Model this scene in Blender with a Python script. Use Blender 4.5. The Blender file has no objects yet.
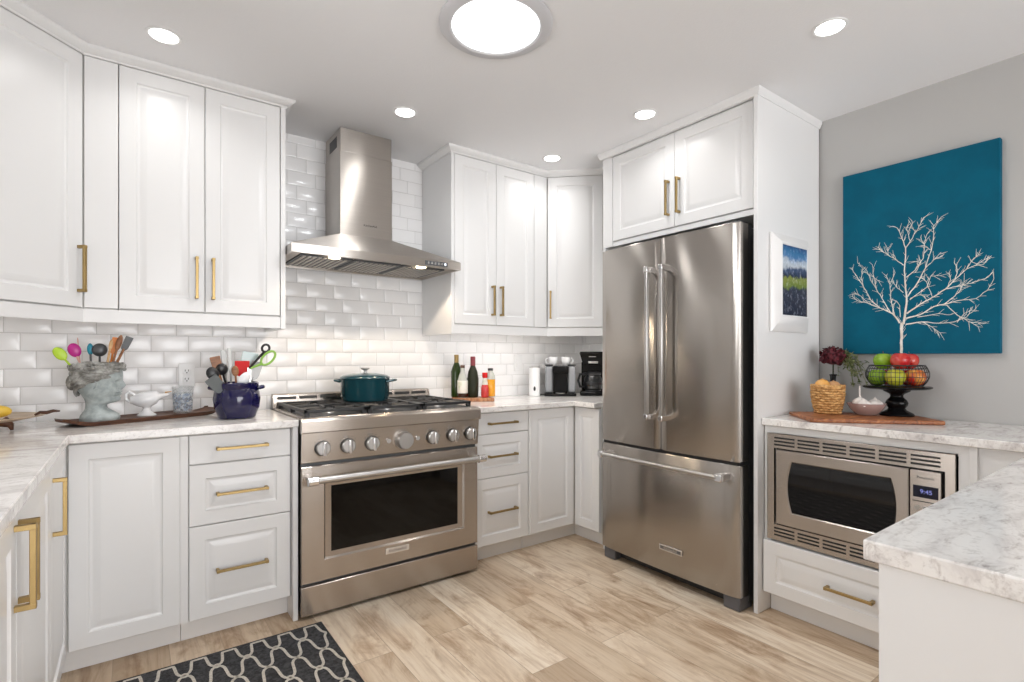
import bpy, math, random
from math import sin, cos, pi, radians as RAD
from mathutils import Matrix, Vector

S = bpy.context.scene
C = S.collection
random.seed(7)

# ------------------------------------------------------------------ camera, world, light, exposure
cd = bpy.data.cameras.new('camera'); cam = bpy.data.objects.new('camera', cd); C.objects.link(cam)
cd.sensor_width = 36.0; cd.lens = 520 / 1024 * 36.0; cd.shift_y = 16 / 1024
cd.clip_start = 0.02
cam.location = (0, 0, 1.19); cam.rotation_euler = (RAD(90), 0, -math.atan(380 / 520))
S.camera = cam

W = bpy.data.worlds.new('world'); S.world = W; W.use_nodes = True
bg = W.node_tree.nodes['Background']; bg.inputs[0].default_value = (0.98, 0.985, 1.0, 1); bg.inputs[1].default_value = 8.0

S.view_settings.view_transform = 'Standard'; S.view_settings.look = 'None'
S.view_settings.gamma = 1.0; S.view_settings.use_curve_mapping = False
S.view_settings.exposure = 0.15
S.cycles.use_denoising = True
S.cycles.max_bounces = 10; S.cycles.diffuse_bounces = 7; S.cycles.glossy_bounces = 5; S.cycles.transmission_bounces = 8
S.cycles.sample_clamp_indirect = 6.0
S.cycles.caustics_reflective = False; S.cycles.caustics_refractive = False

DOWN_W = 0.95       # watts of each recessed downlight
TUNNEL_W = 9.0    # watts of the daylight tunnel
HOOD_W = 0.8       # watts of each hood lamp
UNDER_FILL_W = 0.8      # watts of the unseen fill strip added under each wall cabinet

XL, XR, YB, YF, H = -0.82, 2.963, 3.09, -3.2, 2.44

# ------------------------------------------------------------------ materials
def mat(name, col=(.8, .8, .8), rough=.5, metal=0., spec=None, trans=0., ior=None, coat=0., emit=None, estr=0.):
    m = bpy.data.materials.new(name); m.use_nodes = True
    p = m.node_tree.nodes['Principled BSDF']
    p.inputs['Base Color'].default_value = (*col, 1); p.inputs['Roughness'].default_value = rough
    p.inputs['Metallic'].default_value = metal
    if spec is not None: p.inputs['Specular IOR Level'].default_value = spec
    if trans: p.inputs['Transmission Weight'].default_value = trans
    if ior: p.inputs['IOR'].default_value = ior
    if coat: p.inputs['Coat Weight'].default_value = coat; p.inputs['Coat Roughness'].default_value = .05
    if emit: p.inputs['Emission Color'].default_value = (*emit, 1); p.inputs['Emission Strength'].default_value = estr
    return m
def N(m, kind, **kw):
    n = m.node_tree.nodes.new(kind)
    for k, v in kw.items():
        if hasattr(n, k): setattr(n, k, v)
        else: n.inputs[k.replace('_', ' ')].default_value = v
    return n
def LK(m, a, b): m.node_tree.links.new(a, b)
def P(m): return m.node_tree.nodes['Principled BSDF']
def coords(m, scale=(1, 1, 1), rot=(0, 0, 0), loc=(0, 0, 0)):
    t = N(m, 'ShaderNodeTexCoord'); mp = N(m, 'ShaderNodeMapping')
    mp.inputs['Scale'].default_value = scale; mp.inputs['Rotation'].default_value = rot; mp.inputs['Location'].default_value = loc
    LK(m, t.outputs['Object'], mp.inputs['Vector']); return mp.outputs[0]
def ramp(m, fac, stops):
    r = N(m, 'ShaderNodeValToRGB'); e = r.color_ramp.elements
    while len(e) < len(stops): e.new(.5)
    for i, (p, c) in enumerate(stops): e[i].position = p; e[i].color = (*c, 1)
    LK(m, fac, r.inputs[0]); return r.outputs[0]
def noise(m, vec, scale, detail=4, rough=.55, dist=0.):
    n = N(m, 'ShaderNodeTexNoise'); n.inputs['Scale'].default_value = scale; n.inputs['Detail'].default_value = detail
    n.inputs['Roughness'].default_value = rough; n.inputs['Distortion'].default_value = dist
    LK(m, vec, n.inputs['Vector']); return n.outputs['Fac']
def mix(m, a, b, fac, kind='MIX'):
    n = N(m, 'ShaderNodeMix', data_type='RGBA', blend_type=kind)
    for sock, v in ((n.inputs[6], a), (n.inputs[7], b)):
        if isinstance(v, tuple): sock.default_value = (*v, 1)
        else: LK(m, v, sock)
    if isinstance(fac, (int, float)): n.inputs[0].default_value = fac
    else: LK(m, fac, n.inputs[0])
    return n.outputs[2]
def bump(m, h, strength=.1, dist=.01):
    b = N(m, 'ShaderNodeBump'); b.inputs['Strength'].default_value = strength; b.inputs['Distance'].default_value = dist
    LK(m, h, b.inputs['Height']); LK(m, b.outputs[0], P(m).inputs['Normal'])

M = {}
M['cab'] = mat('white_lacquer', (.775, .775, .775), .3, spec=.45)
M['cabin'] = mat('cabinet_carcass', (.76, .75, .72), .4)
M['ceil'] = mat('ceiling_paint', (.80, .80, .81), .9)
bump(M['ceil'], noise(M['ceil'], coords(M['ceil']), 120, 3), .25, .004)
M['grey'] = mat('grey_wall_paint', (.455, .45, .44), .8)
M['white_wall'] = mat('white_wall_paint', (.85, .84, .82), .8)
M['tile'] = mat('white_glazed_tile', (.90, .895, .895), .17, spec=.45)
M['grout'] = mat('grey_grout', (.62, .61, .60), .9)
M['brass'] = mat('satin_brass', (.40, .285, .125), .38, 1.)
M['black'] = mat('black_iron', (.012, .012, .013), .42)
M['blackgloss'] = mat('black_gloss', (.004, .004, .0045), .2, spec=.2)
M['blackplastic'] = mat('black_plastic', (.018, .018, .02), .3)
M['darkglass'] = mat('oven_glass', (.003, .003, .003), .05, spec=.28)
M['chrome'] = mat('polished_chrome', (.80, .80, .81), .12, 1.)
M['satin'] = mat('satin_steel', (.52, .51, .50), .32, 1.)
M['darksteel'] = mat('dark_grey_steel', (.10, .105, .11), .45, .6)
M['greyfoot'] = mat('grey_plastic', (.11, .11, .12), .5)
M['whiteplastic'] = mat('white_plastic', (.82, .82, .82), .3)
M['ceramic'] = mat('white_ceramic', (.86, .87, .88), .12, spec=.55)
def steel(name, col, rough, aniso=.75, wav=.0):
    m = mat(name, col, rough, 1.)
    p = P(m); p.inputs['Anisotropic'].default_value = aniso
    cx = N(m, 'ShaderNodeCombineXYZ'); cx.inputs[0].default_value = .012; cx.inputs[1].default_value = .02; cx.inputs[2].default_value = 1
    LK(m, cx.outputs[0], p.inputs['Tangent'])
    f = noise(m, coords(m, (2, 2, 420)), 3, 2)
    LK(m, ramp(m, f, [(.3, tuple(c * .93 for c in col)), (.7, tuple(min(1, c * 1.05) for c in col))]), p.inputs['Base Color'])
    if wav: bump(m, noise(m, coords(m, (1, 1, .7)), 2.2, 1), wav, .02)
    return m
M['steel'] = steel('brushed_stainless_steel', (.50, .45, .405), .26, .97)
M['fsteel'] = steel('brushed_refrigerator_steel', (.44, .41, .38), .22, .984, .22)
M['hsteel'] = steel('brushed_hood_steel', (.53, .495, .46), .36, .986)
# quartz worktop
m = M['stone'] = mat('veined_quartz', (.75, .73, .71), .12, spec=.5)
v = coords(m, (1, 2.6, 2.0), (0, 0, RAD(8)))
n1 = noise(m, v, 4.2, 9, .66, 1.0); n2 = noise(m, v, 17, 8, .72, .6); n3 = noise(m, coords(m, (1, 1, 1)), 90, 3)
base = ramp(m, n1, [(.30, (.52, .49, .49)), (.41, (.70, .67, .655)), (.50, (.83, .81, .79)), (.70, (.88, .87, .85))])
veins = ramp(m, n2, [(.28, (.22, .20, .215)), (.37, (.68, .65, .64)), (.46, (1, 1, 1))])
c = mix(m, base, veins, .72, 'MULTIPLY'); spk = ramp(m, n3, [(.30, (.72, .71, .70)), (.46, (1, 1, 1))])
LK(m, mix(m, c, spk, .6, 'MULTIPLY'), P(m).inputs['Base Color'])
# plank floor (boards run along Y)
m = M['floor'] = mat('oak_plank', (.6, .48, .36), .36, spec=.35)
v = coords(m, (1, 1, 1), (0, 0, RAD(90)), (.31, .06, 0))
br = N(m, 'ShaderNodeTexBrick', offset=.37, offset_frequency=2, squash=1.0)
br.inputs['Color1'].default_value = (0, 0, 0, 1); br.inputs['Color2'].default_value = (1, 1, 1, 1); br.inputs['Mortar'].default_value = (.5, .5, .5, 1)
br.inputs['Scale'].default_value = 1; br.inputs['Mortar Size'].default_value = .0012; br.inputs['Mortar Smooth'].default_value = .2
br.inputs['Brick Width'].default_value = 1.22; br.inputs['Row Height'].default_value = .182
LK(m, v, br.inputs['Vector'])
sep = N(m, 'ShaderNodeVectorMath', operation='MULTIPLY_ADD')
LK(m, br.outputs['Color'], sep.inputs[0]); sep.inputs[1].default_value = (7.3, 3.1, 5.7); LK(m, coords(m, (1, 1, 1)), sep.inputs[2])
mp2 = N(m, 'ShaderNodeMapping'); mp2.inputs['Scale'].default_value = (5.5, .75, 1); LK(m, sep.outputs[0], mp2.inputs['Vector'])
g1 = noise(m, mp2.outputs[0], 1.5, 7, .62, 2.2)
mp3 = N(m, 'ShaderNodeMapping'); mp3.inputs['Scale'].default_value = (42, 1.6, 1); LK(m, sep.outputs[0], mp3.inputs['Vector'])
g2 = noise(m, mp3.outputs[0], 1.5, 5, .65, .5)
tone = ramp(m, br.outputs['Color'], [(.0, (.52, .40, .285)), (.30, (.72, .60, .465)), (.55, (.90, .80, .67)), (.8, (.78, .66, .525)), (1., (.58, .46, .34))])
grain = ramp(m, g1, [(.26, (.42, .32, .24)), (.38, (.68, .58, .49)), (.48, (.90, .85, .79)), (.58, (1, 1, 1)), (.75, (1.0, .97, .94))])
fine = ramp(m, g2, [(.32, (.72, .65, .58)), (.52, (1, 1, 1))])
mp4 = N(m, 'ShaderNodeMapping'); mp4.inputs['Scale'].default_value = (3.2, 1.1, 1); LK(m, sep.outputs[0], mp4.inputs['Vector'])
g3 = noise(m, mp4.outputs[0], 2.6, 8, .68, .7)
blotch = ramp(m, g3, [(.28, (.42, .32, .235)), (.40, (.72, .63, .55)), (.50, (.97, .95, .92)), (.72, (1.04, 1.03, 1.02))])
c = mix(m, mix(m, mix(m, tone, grain, .5, 'MULTIPLY'), fine, .7, 'MULTIPLY'), blotch, .9, 'MULTIPLY')
LK(m, mix(m, c, (.40, .30, .21), br.outputs['Fac']), P(m).inputs['Base Color'])
def wood(name, c1, c2, c3, sc=(2, 14, 14), rough=.45, rot=(0, 0, 0)):
    m = mat(name, c2, rough); f = noise(m, coords(m, sc, rot), 3, 6, .6, 1.2)
    LK(m, ramp(m, f, [(.3, c1), (.5, c2), (.7, c3)]), P(m).inputs['Base Color']); return m
M['walnut'] = wood('walnut_wood', (.035, .014, .008), (.105, .042, .022), (.22, .10, .05))
M['board'] = wood('acacia_board', (.12, .035, .012), (.30, .10, .034), (.46, .19, .07), (1.5, 16, 16), .45)
M['butcher'] = wood('butcher_block', (.16, .05, .02), (.40, .17, .07), (.62, .36, .18), (22, 1, 3), .4)
M['lightwood'] = wood('light_wood', (.45, .25, .10), (.62, .38, .18), (.72, .5, .28))
M['brownwood'] = wood('brown_wood', (.16, .06, .025), (.30, .13, .055), (.42, .2, .09))
def flat(name, col, rough=.4, **k): M[name] = mat(name, col, rough, **k); return M[name]
def speckle(name, a, b, sc=30, rough=.8, bmp=.0, lo=.4, hi=.62):
    m = mat(name, a, rough); f = noise(m, coords(m), sc, 5, .6)
    LK(m, ramp(m, f, [(lo, a), (hi, b)]), P(m).inputs['Base Color'])
    if bmp: bump(m, f, bmp, .01)
    M[name] = m; return m
speckle('patina', (.30, .34, .34), (.44, .49, .49), 26, .8, .12)
speckle('hairpatina', (.17, .165, .15), (.42, .42, .40), 30, .85, .3)
speckle('rugbase', (.022, .022, .024), (.062, .062, .066), 70, .95, .5)
speckle('rugline', (.50, .46, .40), (.64, .60, .53), 90, .95, .3)
flat('cobalt', (.006, .005, .05), .12, coat=.25)
m = M['enamel'] = mat('teal_enamel', (.006, .05, .065), .15, coat=.5)
flat('lime', (.42, .62, .03), .35); flat('magenta', (.50, .015, .25), .35); flat('teal', (.0, .22, .32), .35)
flat('orange', (.75, .23, .03), .4); flat('red', (.62, .012, .012), .45, spec=.2); flat('greenplastic', (.30, .55, .10), .35)
flat('pink', (.72, .42, .36), .5)
flat('dullsteel', (.42, .42, .41), .5, metal=.8); flat('greysil', (.09, .10, .10), .5)
flat('emit_cool', (.9, .9, .9), .5, emit=(1, .985, .97), estr=7.0)
flat('emit_tunnel', (.9, .9, .9), .5, emit=(.96, .98, 1), estr=1.6)
flat('emit_warm', (.9, .8, .7), .5, emit=(1, .80, .56), estr=6.0)
flat('emit_led', (.8, .85, 1.), .5, emit=(.85, .9, 1), estr=1.0)
flat('emit_blue', (.1, .1, .3), .5, emit=(.35, .42, 1.0), estr=.45)
flat('display', (.006, .006, .02), .1)
flat('letter', (.03, .03, .03), .5)
flat('badge', (.74, .70, .66), .25, metal=.6)
m = M['glass'] = mat('clear_glass', (1, 1, 1), .02, trans=1., ior=1.45)
M['microglass'] = mat('microwave_glass', (.004, .004, .005), .04, spec=.75)
M['lightring'] = mat('tunnel_trim', (.58, .58, .60), .4)
def thin_glass(name, tint=(1, 1, 1), refl=.9):
    m = M[name] = mat(name, (1, 1, 1), .02); nt = m.node_tree
    tr = N(m, 'ShaderNodeBsdfTransparent'); tr.inputs[0].default_value = (*tint, 1)
    gl = N(m, 'ShaderNodeBsdfGlossy'); gl.inputs['Roughness'].default_value = .02
    fr = N(m, 'ShaderNodeFresnel'); fr.inputs[0].default_value = 1.45
    mx = N(m, 'ShaderNodeMixShader'); LK(m, fr.outputs[0], mx.inputs[0]); LK(m, tr.outputs[0], mx.inputs[1]); LK(m, gl.outputs[0], mx.inputs[2])
    LK(m, mx.outputs[0], nt.nodes['Material Output'].inputs[0]); return m
thin_glass('added_window_glass')

speckle('canvas_teal', (.0, .085, .145), (.0, .10, .168), 8, .7); P(M['canvas_teal']).inputs['Specular IOR Level'].default_value = .15
speckle('canvas_white', (.66, .62, .54), (.82, .79, .72), 40, .6)
speckle('wicker', (.42, .20, .055), (.72, .43, .17), 60, .6, .2); flat('wicker_dark', (.14, .07, .025), .8)
speckle('onionskin', (.74, .36, .08), (.82, .52, .20), 25, .35); speckle('potatoskin', (.50, .26, .11), (.62, .36, .18), 25, .5)
speckle('garlic', (.72, .66, .62), (.86, .83, .80), 30, .5); flat('lemon', (.75, .50, .06), .4)
speckle('apple_green', (.20, .36, .02), (.34, .50, .05), 20, .25); speckle('apple_yellow', (.42, .44, .03), (.60, .52, .05), 18, .25)
speckle('apple_red', (.45, .012, .015), (.70, .16, .10), 16, .22, lo=.45, hi=.75); speckle('apple_blush', (.55, .03, .02), (.75, .42, .08), 11, .22, lo=.42, hi=.58)
speckle('burgundy', (.045, .004, .010), (.16, .014, .025), 60, .7); speckle('leafgreen', (.08, .12, .04), (.34, .36, .15), 45, .6); flat('darkgreen', (.03, .05, .02), .5)
flat('paleblue', (.55, .68, .68), .25); M['palewood'] = wood('pale_wood', (.40, .28, .18), (.55, .42, .30), (.66, .55, .42))
flat('greenglass', (.022, .042, .008), .1, spec=.4); flat('oliveglass', (.022, .024, .012), .45, spec=.25); flat('paleglass', (.55, .56, .50), .06, coat=.5)
bump(M['oliveglass'], noise(M['oliveglass'], coords(M['oliveglass']), 160, 2), .6, .004)
flat('capsule_gold', (.30, .20, .07), .35, metal=.5); flat('capsule_red', (.22, .02, .03), .4)
speckle('paperlabel', (.80, .77, .70), (.52, .56, .38), 22, .6, lo=.50, hi=.68); flat('brownliquid', (.05, .02, .01), .2); flat('redliquid', (.62, .05, .05), .2); flat('goldliquid', (.80, .36, .02), .15)
flat('greytank', (.30, .31, .33), .15, coat=.4); flat('smoke', (.012, .013, .014), .05, spec=.6)
flat('roseglass', (.52, .36, .33), .1, spec=.6); P(M['roseglass']).inputs['Alpha'].default_value = .6
flat('thinglass', (.75, .80, .82), .05, spec=.6); P(M['thinglass']).inputs['Alpha'].default_value = .22
m = mat('blue_mosaic', (.2, .3, .5), .3); M['mosaic'] = m
v_ = N(m, 'ShaderNodeTexVoronoi'); v_.inputs['Scale'].default_value = 95; LK(m, coords(m), v_.inputs['Vector'])
bw = N(m, 'ShaderNodeRGBToBW'); LK(m, v_.outputs['Color'], bw.inputs[0])
LK(m, ramp(m, bw.outputs[0], [(.30, (.03, .06, .16)), (.45, (.16, .26, .46)), (.6, (.55, .62, .70)), (.75, (.8, .82, .84))]), P(m).inputs['Base Color'])
P(m).inputs['Alpha'].default_value = .55
# painted meadow: sky, mountains, field, dark flowers
m = mat('meadow_print', (.2, .3, .4), .4); M['meadow'] = m
tc = N(m, 'ShaderNodeTexCoord'); sp_ = N(m, 'ShaderNodeSeparateXYZ'); LK(m, tc.outputs['Object'], sp_.inputs[0])
nz = noise(m, coords(m), 14, 6, .65); ad = N(m, 'ShaderNodeMath', operation='MULTIPLY_ADD'); LK(m, nz, ad.inputs[0]); ad.inputs[1].default_value = .10; LK(m, sp_.outputs[2], ad.inputs[2])
mr = N(m, 'ShaderNodeMapRange'); LK(m, ad.outputs[0], mr.inputs[0]); mr.inputs[1].default_value = .126; mr.inputs[2].default_value = .475
bs_ = ramp(m, mr.outputs[0], [(.0, (.010, .012, .03)), (.38, (.03, .035, .06)), (.42, (.14, .20, .03)), (.53, (.22, .26, .05)), (.56, (.012, .02, .05)), (.64, (.05, .08, .16)), (.70, (.50, .55, .60)), (.77, (.40, .48, .58)), (.82, (.08, .20, .40)), (.90, (.03, .16, .34)), (1., (.02, .07, .20))])
sk = noise(m, coords(m, (1, 1, .6)), 75, 3, .7)
LK(m, mix(m, bs_, ramp(m, sk, [(.52, (0, 0, 0)), (.70, (.35, .36, .42))]), .55, 'ADD'), P(m).inputs['Base Color'])

# ------------------------------------------------------------------ mesh helpers
class MB:
    def __init__(s): s.v = []; s.f = []; s.mi = []; s.slot = 0; s.X = None
    def _add(s, vs, fs):
        k = len(s.v)
        for p in vs:
            p = Vector(p)
            if s.X is not None: p = s.X @ p
            s.v.append(tuple(p))
        for f in fs: s.f.append([i + k for i in f]); s.mi.append(s.slot)
    def box(s, x0, x1, y0, y1, z0, z1):
        x0, x1 = min(x0, x1), max(x0, x1); y0, y1 = min(y0, y1), max(y0, y1); z0, z1 = min(z0, z1), max(z0, z1)
        s._add([(x0, y0, z0), (x1, y0, z0), (x1, y1, z0), (x0, y1, z0), (x0, y0, z1), (x1, y0, z1), (x1, y1, z1), (x0, y1, z1)],
               [(3, 2, 1, 0), (4, 5, 6, 7), (0, 1, 5, 4), (1, 2, 6, 5), (2, 3, 7, 6), (3, 0, 4, 7)]); return s
    def rings(s, rs, cap0=True, cap1=True, close=False):
        n = len(rs[0]); vs = [p for r in rs for p in r]; fs = []
        R = len(rs)
        for i in range(R if close else R - 1):
            a = i * n; b = ((i + 1) % R) * n
            for j in range(n): fs.append((a + j, a + (j + 1) % n, b + (j + 1) % n, b + j))
        if not close:
            if cap0: fs.append(tuple(range(n - 1, -1, -1)))
            if cap1: fs.append(tuple(range((R - 1) * n, R * n)))
        s._add(vs, fs); return s
    def prism(s, poly, z0, z1):
        if sum(poly[i - 1][0] * poly[i][1] - poly[i][0] * poly[i - 1][1] for i in range(len(poly))) < 0: poly = poly[::-1]
        return s.rings([[(x, y, z0) for x, y in poly], [(x, y, z1) for x, y in poly]])
    def lathe(s, prof, n=32, c=(0, 0, 0), cap0=True, cap1=True, sx=1, sy=1):
        return s.rings([[(c[0] + r * sx * cos(2 * pi * j / n), c[1] + r * sy * sin(2 * pi * j / n), c[2] + z) for j in range(n)] for r, z in prof], cap0, cap1)
    def tube(s, pts, r, n=8, closed=False, flat=None):
        pts = [Vector(p) for p in pts]; rs = []; k = len(pts)
        up = None
        for i, p in enumerate(pts):
            if closed: t = (pts[(i + 1) % k] - pts[i - 1])
            else: t = pts[min(i + 1, k - 1)] - pts[max(i - 1, 0)]
            t.normalize()
            if up is None:
                up = Vector((0, 0, 1)) if abs(t.z) < .9 else Vector((1, 0, 0))
            a = t.cross(up); a.normalize(); b = a.cross(t); up = b
            rr = r[i] if isinstance(r, (list, tuple)) else r
            fl = flat if flat else 1
            rs.append([tuple(p + a * (rr * cos(2 * pi * j / n)) + b * (rr * fl * sin(2 * pi * j / n))) for j in range(n)])
        return s.rings(rs, close=closed)
    def blob(s, c, r, n=16, m=10):
        r = (r, r, r) if isinstance(r, (int, float)) else r
        return s.rings([[(c[0] + r[0] * sin(a) * cos(2 * pi * j / n), c[1] + r[1] * sin(a) * sin(2 * pi * j / n), c[2] - r[2] * cos(a)) for j in range(n)]
                        for a in [max(.02, min(pi - .02, pi * i / m)) for i in range(m + 1)]])
    def build(s, name, mt, parent=None, bevel=0, seg=2, angle=40, smooth=True):
        me = bpy.data.meshes.new(name); me.from_pydata(s.v, [], s.f)
        ms = mt if isinstance(mt, (list, tuple)) else [mt]
        for q in ms: me.materials.append(M[q] if isinstance(q, str) else q)
        for p, i in zip(me.polygons, s.mi): p.material_index = i
        me.update()
        if smooth:
            for p in me.polygons: p.use_smooth = True
            me.set_sharp_from_angle(angle=RAD(angle))
        o = bpy.data.objects.new(name, me); C.objects.link(o)
        if parent is not None: o.parent = parent
        if bevel:
            b = o.modifiers.new('bevel', 'BEVEL'); b.width = bevel; b.segments = seg; b.limit_method = 'ANGLE'; b.angle_limit = RAD(50)
            b.harden_normals = False
        return o
def B(*a): return MB().box(*a)
def thing(name, label, cat, loc=(0, 0, 0), rz=0., group=None):
    o = bpy.data.objects.new(name, None); C.objects.link(o); o.empty_display_size = .05
    o.location = loc; o.rotation_euler = (0, 0, rz); return tag(o, label, cat, group)
def tag(o, label, cat, group=None):
    o['label'] = label; o['category'] = cat
    if group: o['group'] = group
    return o
def struct(o): o['kind'] = 'structure'; return o
def dup(root, loc, rz, label, group=None):
    r = root.copy(); C.objects.link(r); r.location = loc; r.rotation_euler = (0, 0, rz); r['label'] = label
    if group: r['group'] = group
    for ch in list(root.children):
        c_ = ch.copy(); C.objects.link(c_); c_.parent = r
        for g in list(ch.children):
            d = g.copy(); C.objects.link(d); d.parent = c_
    return r
def text(body, size, loc, rot, parent, mt='letter', name='lettering', ext=.0004):
    cu = bpy.data.curves.new(name, 'FONT'); cu.body = body; cu.size = size; cu.align_x = 'CENTER'; cu.align_y = 'CENTER'; cu.extrude = ext
    o = bpy.data.objects.new(name, cu); me = bpy.data.meshes.new_from_object(o); bpy.data.objects.remove(o)
    me.materials.clear(); me.materials.append(M[mt]); o = bpy.data.objects.new(name, me); C.objects.link(o); o.parent = parent
    o.location = loc; o.rotation_euler = rot; return o

# ------------------------------------------------------------------ room shell
struct(B(XL - .12, XR + .12, YF - .12, YB + .12, -.1, 0).build('floor', 'floor'))
TX, TY = 1.105, 1.615
ce = struct(B(XL - .12, XR + .12, YF - .12, YB + .12, H, H + .1).build('ceiling', 'ceil'))
wb = struct(B(XL - .12, XR + .12, YB, YB + .12, 0, H).build('wall_back', 'grout'))
ly0, ly1, lz0, lz1 = .75, 1.65, 1.08, 2.05
lw = MB(); lw.box(XL - .12, XL, YF, ly0, 0, H); lw.box(XL - .12, XL, ly1, YB, 0, H); lw.box(XL - .12, XL, ly0, ly1, 0, lz0); lw.box(XL - .12, XL, ly0, ly1, lz1, H)
wl = struct(lw.build('wall_left', 'white_wall'))
wr = struct(B(XR, XR + .12, YF, YB, 0, H).build('wall_right', 'grey'))
wf = MB(); wx0, wx1, wz0, wz1 = -.4, 2.6, .08, 2.15
wf.box(XL - .12, wx0, YF - .12, YF, 0, H); wf.box(wx1, XR + .12, YF - .12, YF, 0, H)
wf.box(wx0, wx1, YF - .12, YF, 0, wz0); wf.box(wx0, wx1, YF - .12, YF, wz1, H)
struct(wf.build('wall_front', 'white_wall'))
def window(name, loc, rz, w, h):  # glazed openings added for daylight, all out of view
    wn = bpy.data.objects.new(name, None); C.objects.link(wn); wn.location = loc; wn.rotation_euler = (0, 0, rz); struct(wn)
    f_ = MB(); hw = w / 2
    for a, b_, c0, d in ((-hw, hw, 0, .05), (-hw, hw, h - .05, h), (-hw, -hw + .05, .05, h - .05), (hw - .05, hw, .05, h - .05), (-.025, .025, .05, h - .05)):
        f_.box(a, b_, .03, .09, c0, d)
    struct(f_.build('added_window_frame', 'cab', wn)); struct(B(-hw + .02, hw - .02, .058, .062, .02, h - .02).build('added_window_pane', 'added_window_glass', wn))
    l = bpy.data.lights.new(name + '_portal', 'AREA'); l.shape = 'RECTANGLE'; l.size = w; l.size_y = h; l.cycles.is_portal = True
    o = bpy.data.objects.new(name + '_portal', l); C.objects.link(o); o.parent = wn; o.location = (0, .125, h / 2); o.rotation_euler = (RAD(-90), 0, 0)
window('added_window_1', ((wx0 + wx1) / 2, YF, wz0), pi, wx1 - wx0, wz1 - wz0)  # unseen rear opening, added to fill the room with daylight
window('added_window_2', (XL, (ly0 + ly1) / 2, lz0), RAD(90), ly1 - ly0, lz1 - lz0)  # unseen sink window, added to brighten the right-hand fronts

# bevelled subway tiles, third bond
def tiles(name, a0, a1, z0, z1, place, parent, ph=0.):
    mb = MB(); tw, th, g = .156, .0785, .0028
    k0 = int((z0 - 1.295) / th) - 2; k1 = int((z1 - 1.295) / th) + 2
    for k in range(k0, k1):
        za, zb = max(z0, 1.295 + k * th + g / 2), min(z1, 1.295 + (k + 1) * th - g / 2)
        if zb - za < .006: continue
        off = .075 + ph - (k + 1) * .052
        i0 = int((a0 - off) / tw) - 2; i1 = int((a1 - off) / tw) + 2
        for i in range(i0, i1):
            xa, xb = max(a0, off + i * tw + g / 2), min(a1, off + (i + 1) * tw - g / 2)
            if xb - xa < .006: continue
            bx = min(.011, (xb - xa) * .3); bz = min(.011, (zb - za) * .3)
            R0 = [place(x, z, 0) for x, z in ((xa, za), (xb, za), (xb, zb), (xa, zb))]
            R1 = [place(x, z, .002) for x, z in ((xa, za), (xb, za), (xb, zb), (xa, zb))]
            R2 = [place(x, z, .0048) for x, z in ((xa + bx, za + bz), (xb - bx, za + bz), (xb - bx, zb - bz), (xa + bx, zb - bz))]
            mb.rings([R0, R1, R2], cap0=False)
    return struct(mb.build(name, 'tile', parent, angle=20))
tiles('wall_tile', XL, XR, .905, H, lambda x, z, d: (x, YB - d, z), wb)
tiles('wall_tile', -3.09, -2.28, .905, 1.45, lambda x, z, d: (XR - d, -x, z), wr, .05)
tiles('wall_tile', 1.66, 3.09, .905, 1.45, lambda x, z, d: (XL + d, x, z), wl, .03)

# moulding that follows a path of plan points, profile = (outward, z)
def run(name, path, prof, mt='cab', side=1, kind=True):
    pts = [Vector((x, y, 0)) for x, y in path]; n = len(pts); rs = []
    for i, p in enumerate(pts):
        d0 = (pts[i] - pts[i - 1]).normalized() if i else None
        d1 = (pts[i + 1] - pts[i]).normalized() if i < n - 1 else None
        a = d0 or d1; b_ = d1 or d0
        na = Vector((a.y, -a.x, 0)) * side; nb = Vector((b_.y, -b_.x, 0)) * side
        mm = na + nb; mm = mm / max(.2, mm.dot(na))
        rs.append([(p.x + mm.x * o, p.y + mm.y * o, z) for o, z in prof])
    o = MB().rings(rs).build(name, mt, None, angle=25)
    if kind: struct(o)
    return o
CROWN = [(-.02, 2.404), (.006, 2.404), (.010, 2.410), (.018, 2.412), (.030, 2.420), (.042, 2.425), (.046, 2.430), (.046, 2.4395), (-.02, 2.4395)]
CROWN = [(o * .78 if o > 0 else o, z) for o, z in CROWN]
run('trim_1', [(-.45, 2.406), (-.156, 2.70), (.607, 2.70), (.607, 3.083)], CROWN)
run('trim_2', [(1.528, 3.083), (1.528, 2.70), (2.266, 2.70), (2.532, 2.434), (2.532, 2.275)], CROWN)
run('trim_3', [(2.955, 2.272), (2.335, 2.272), (2.335, 1.268), (2.958, 1.268)], [(o * .32 if o > 0 else o, z) for o, z in CROWN])

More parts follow.
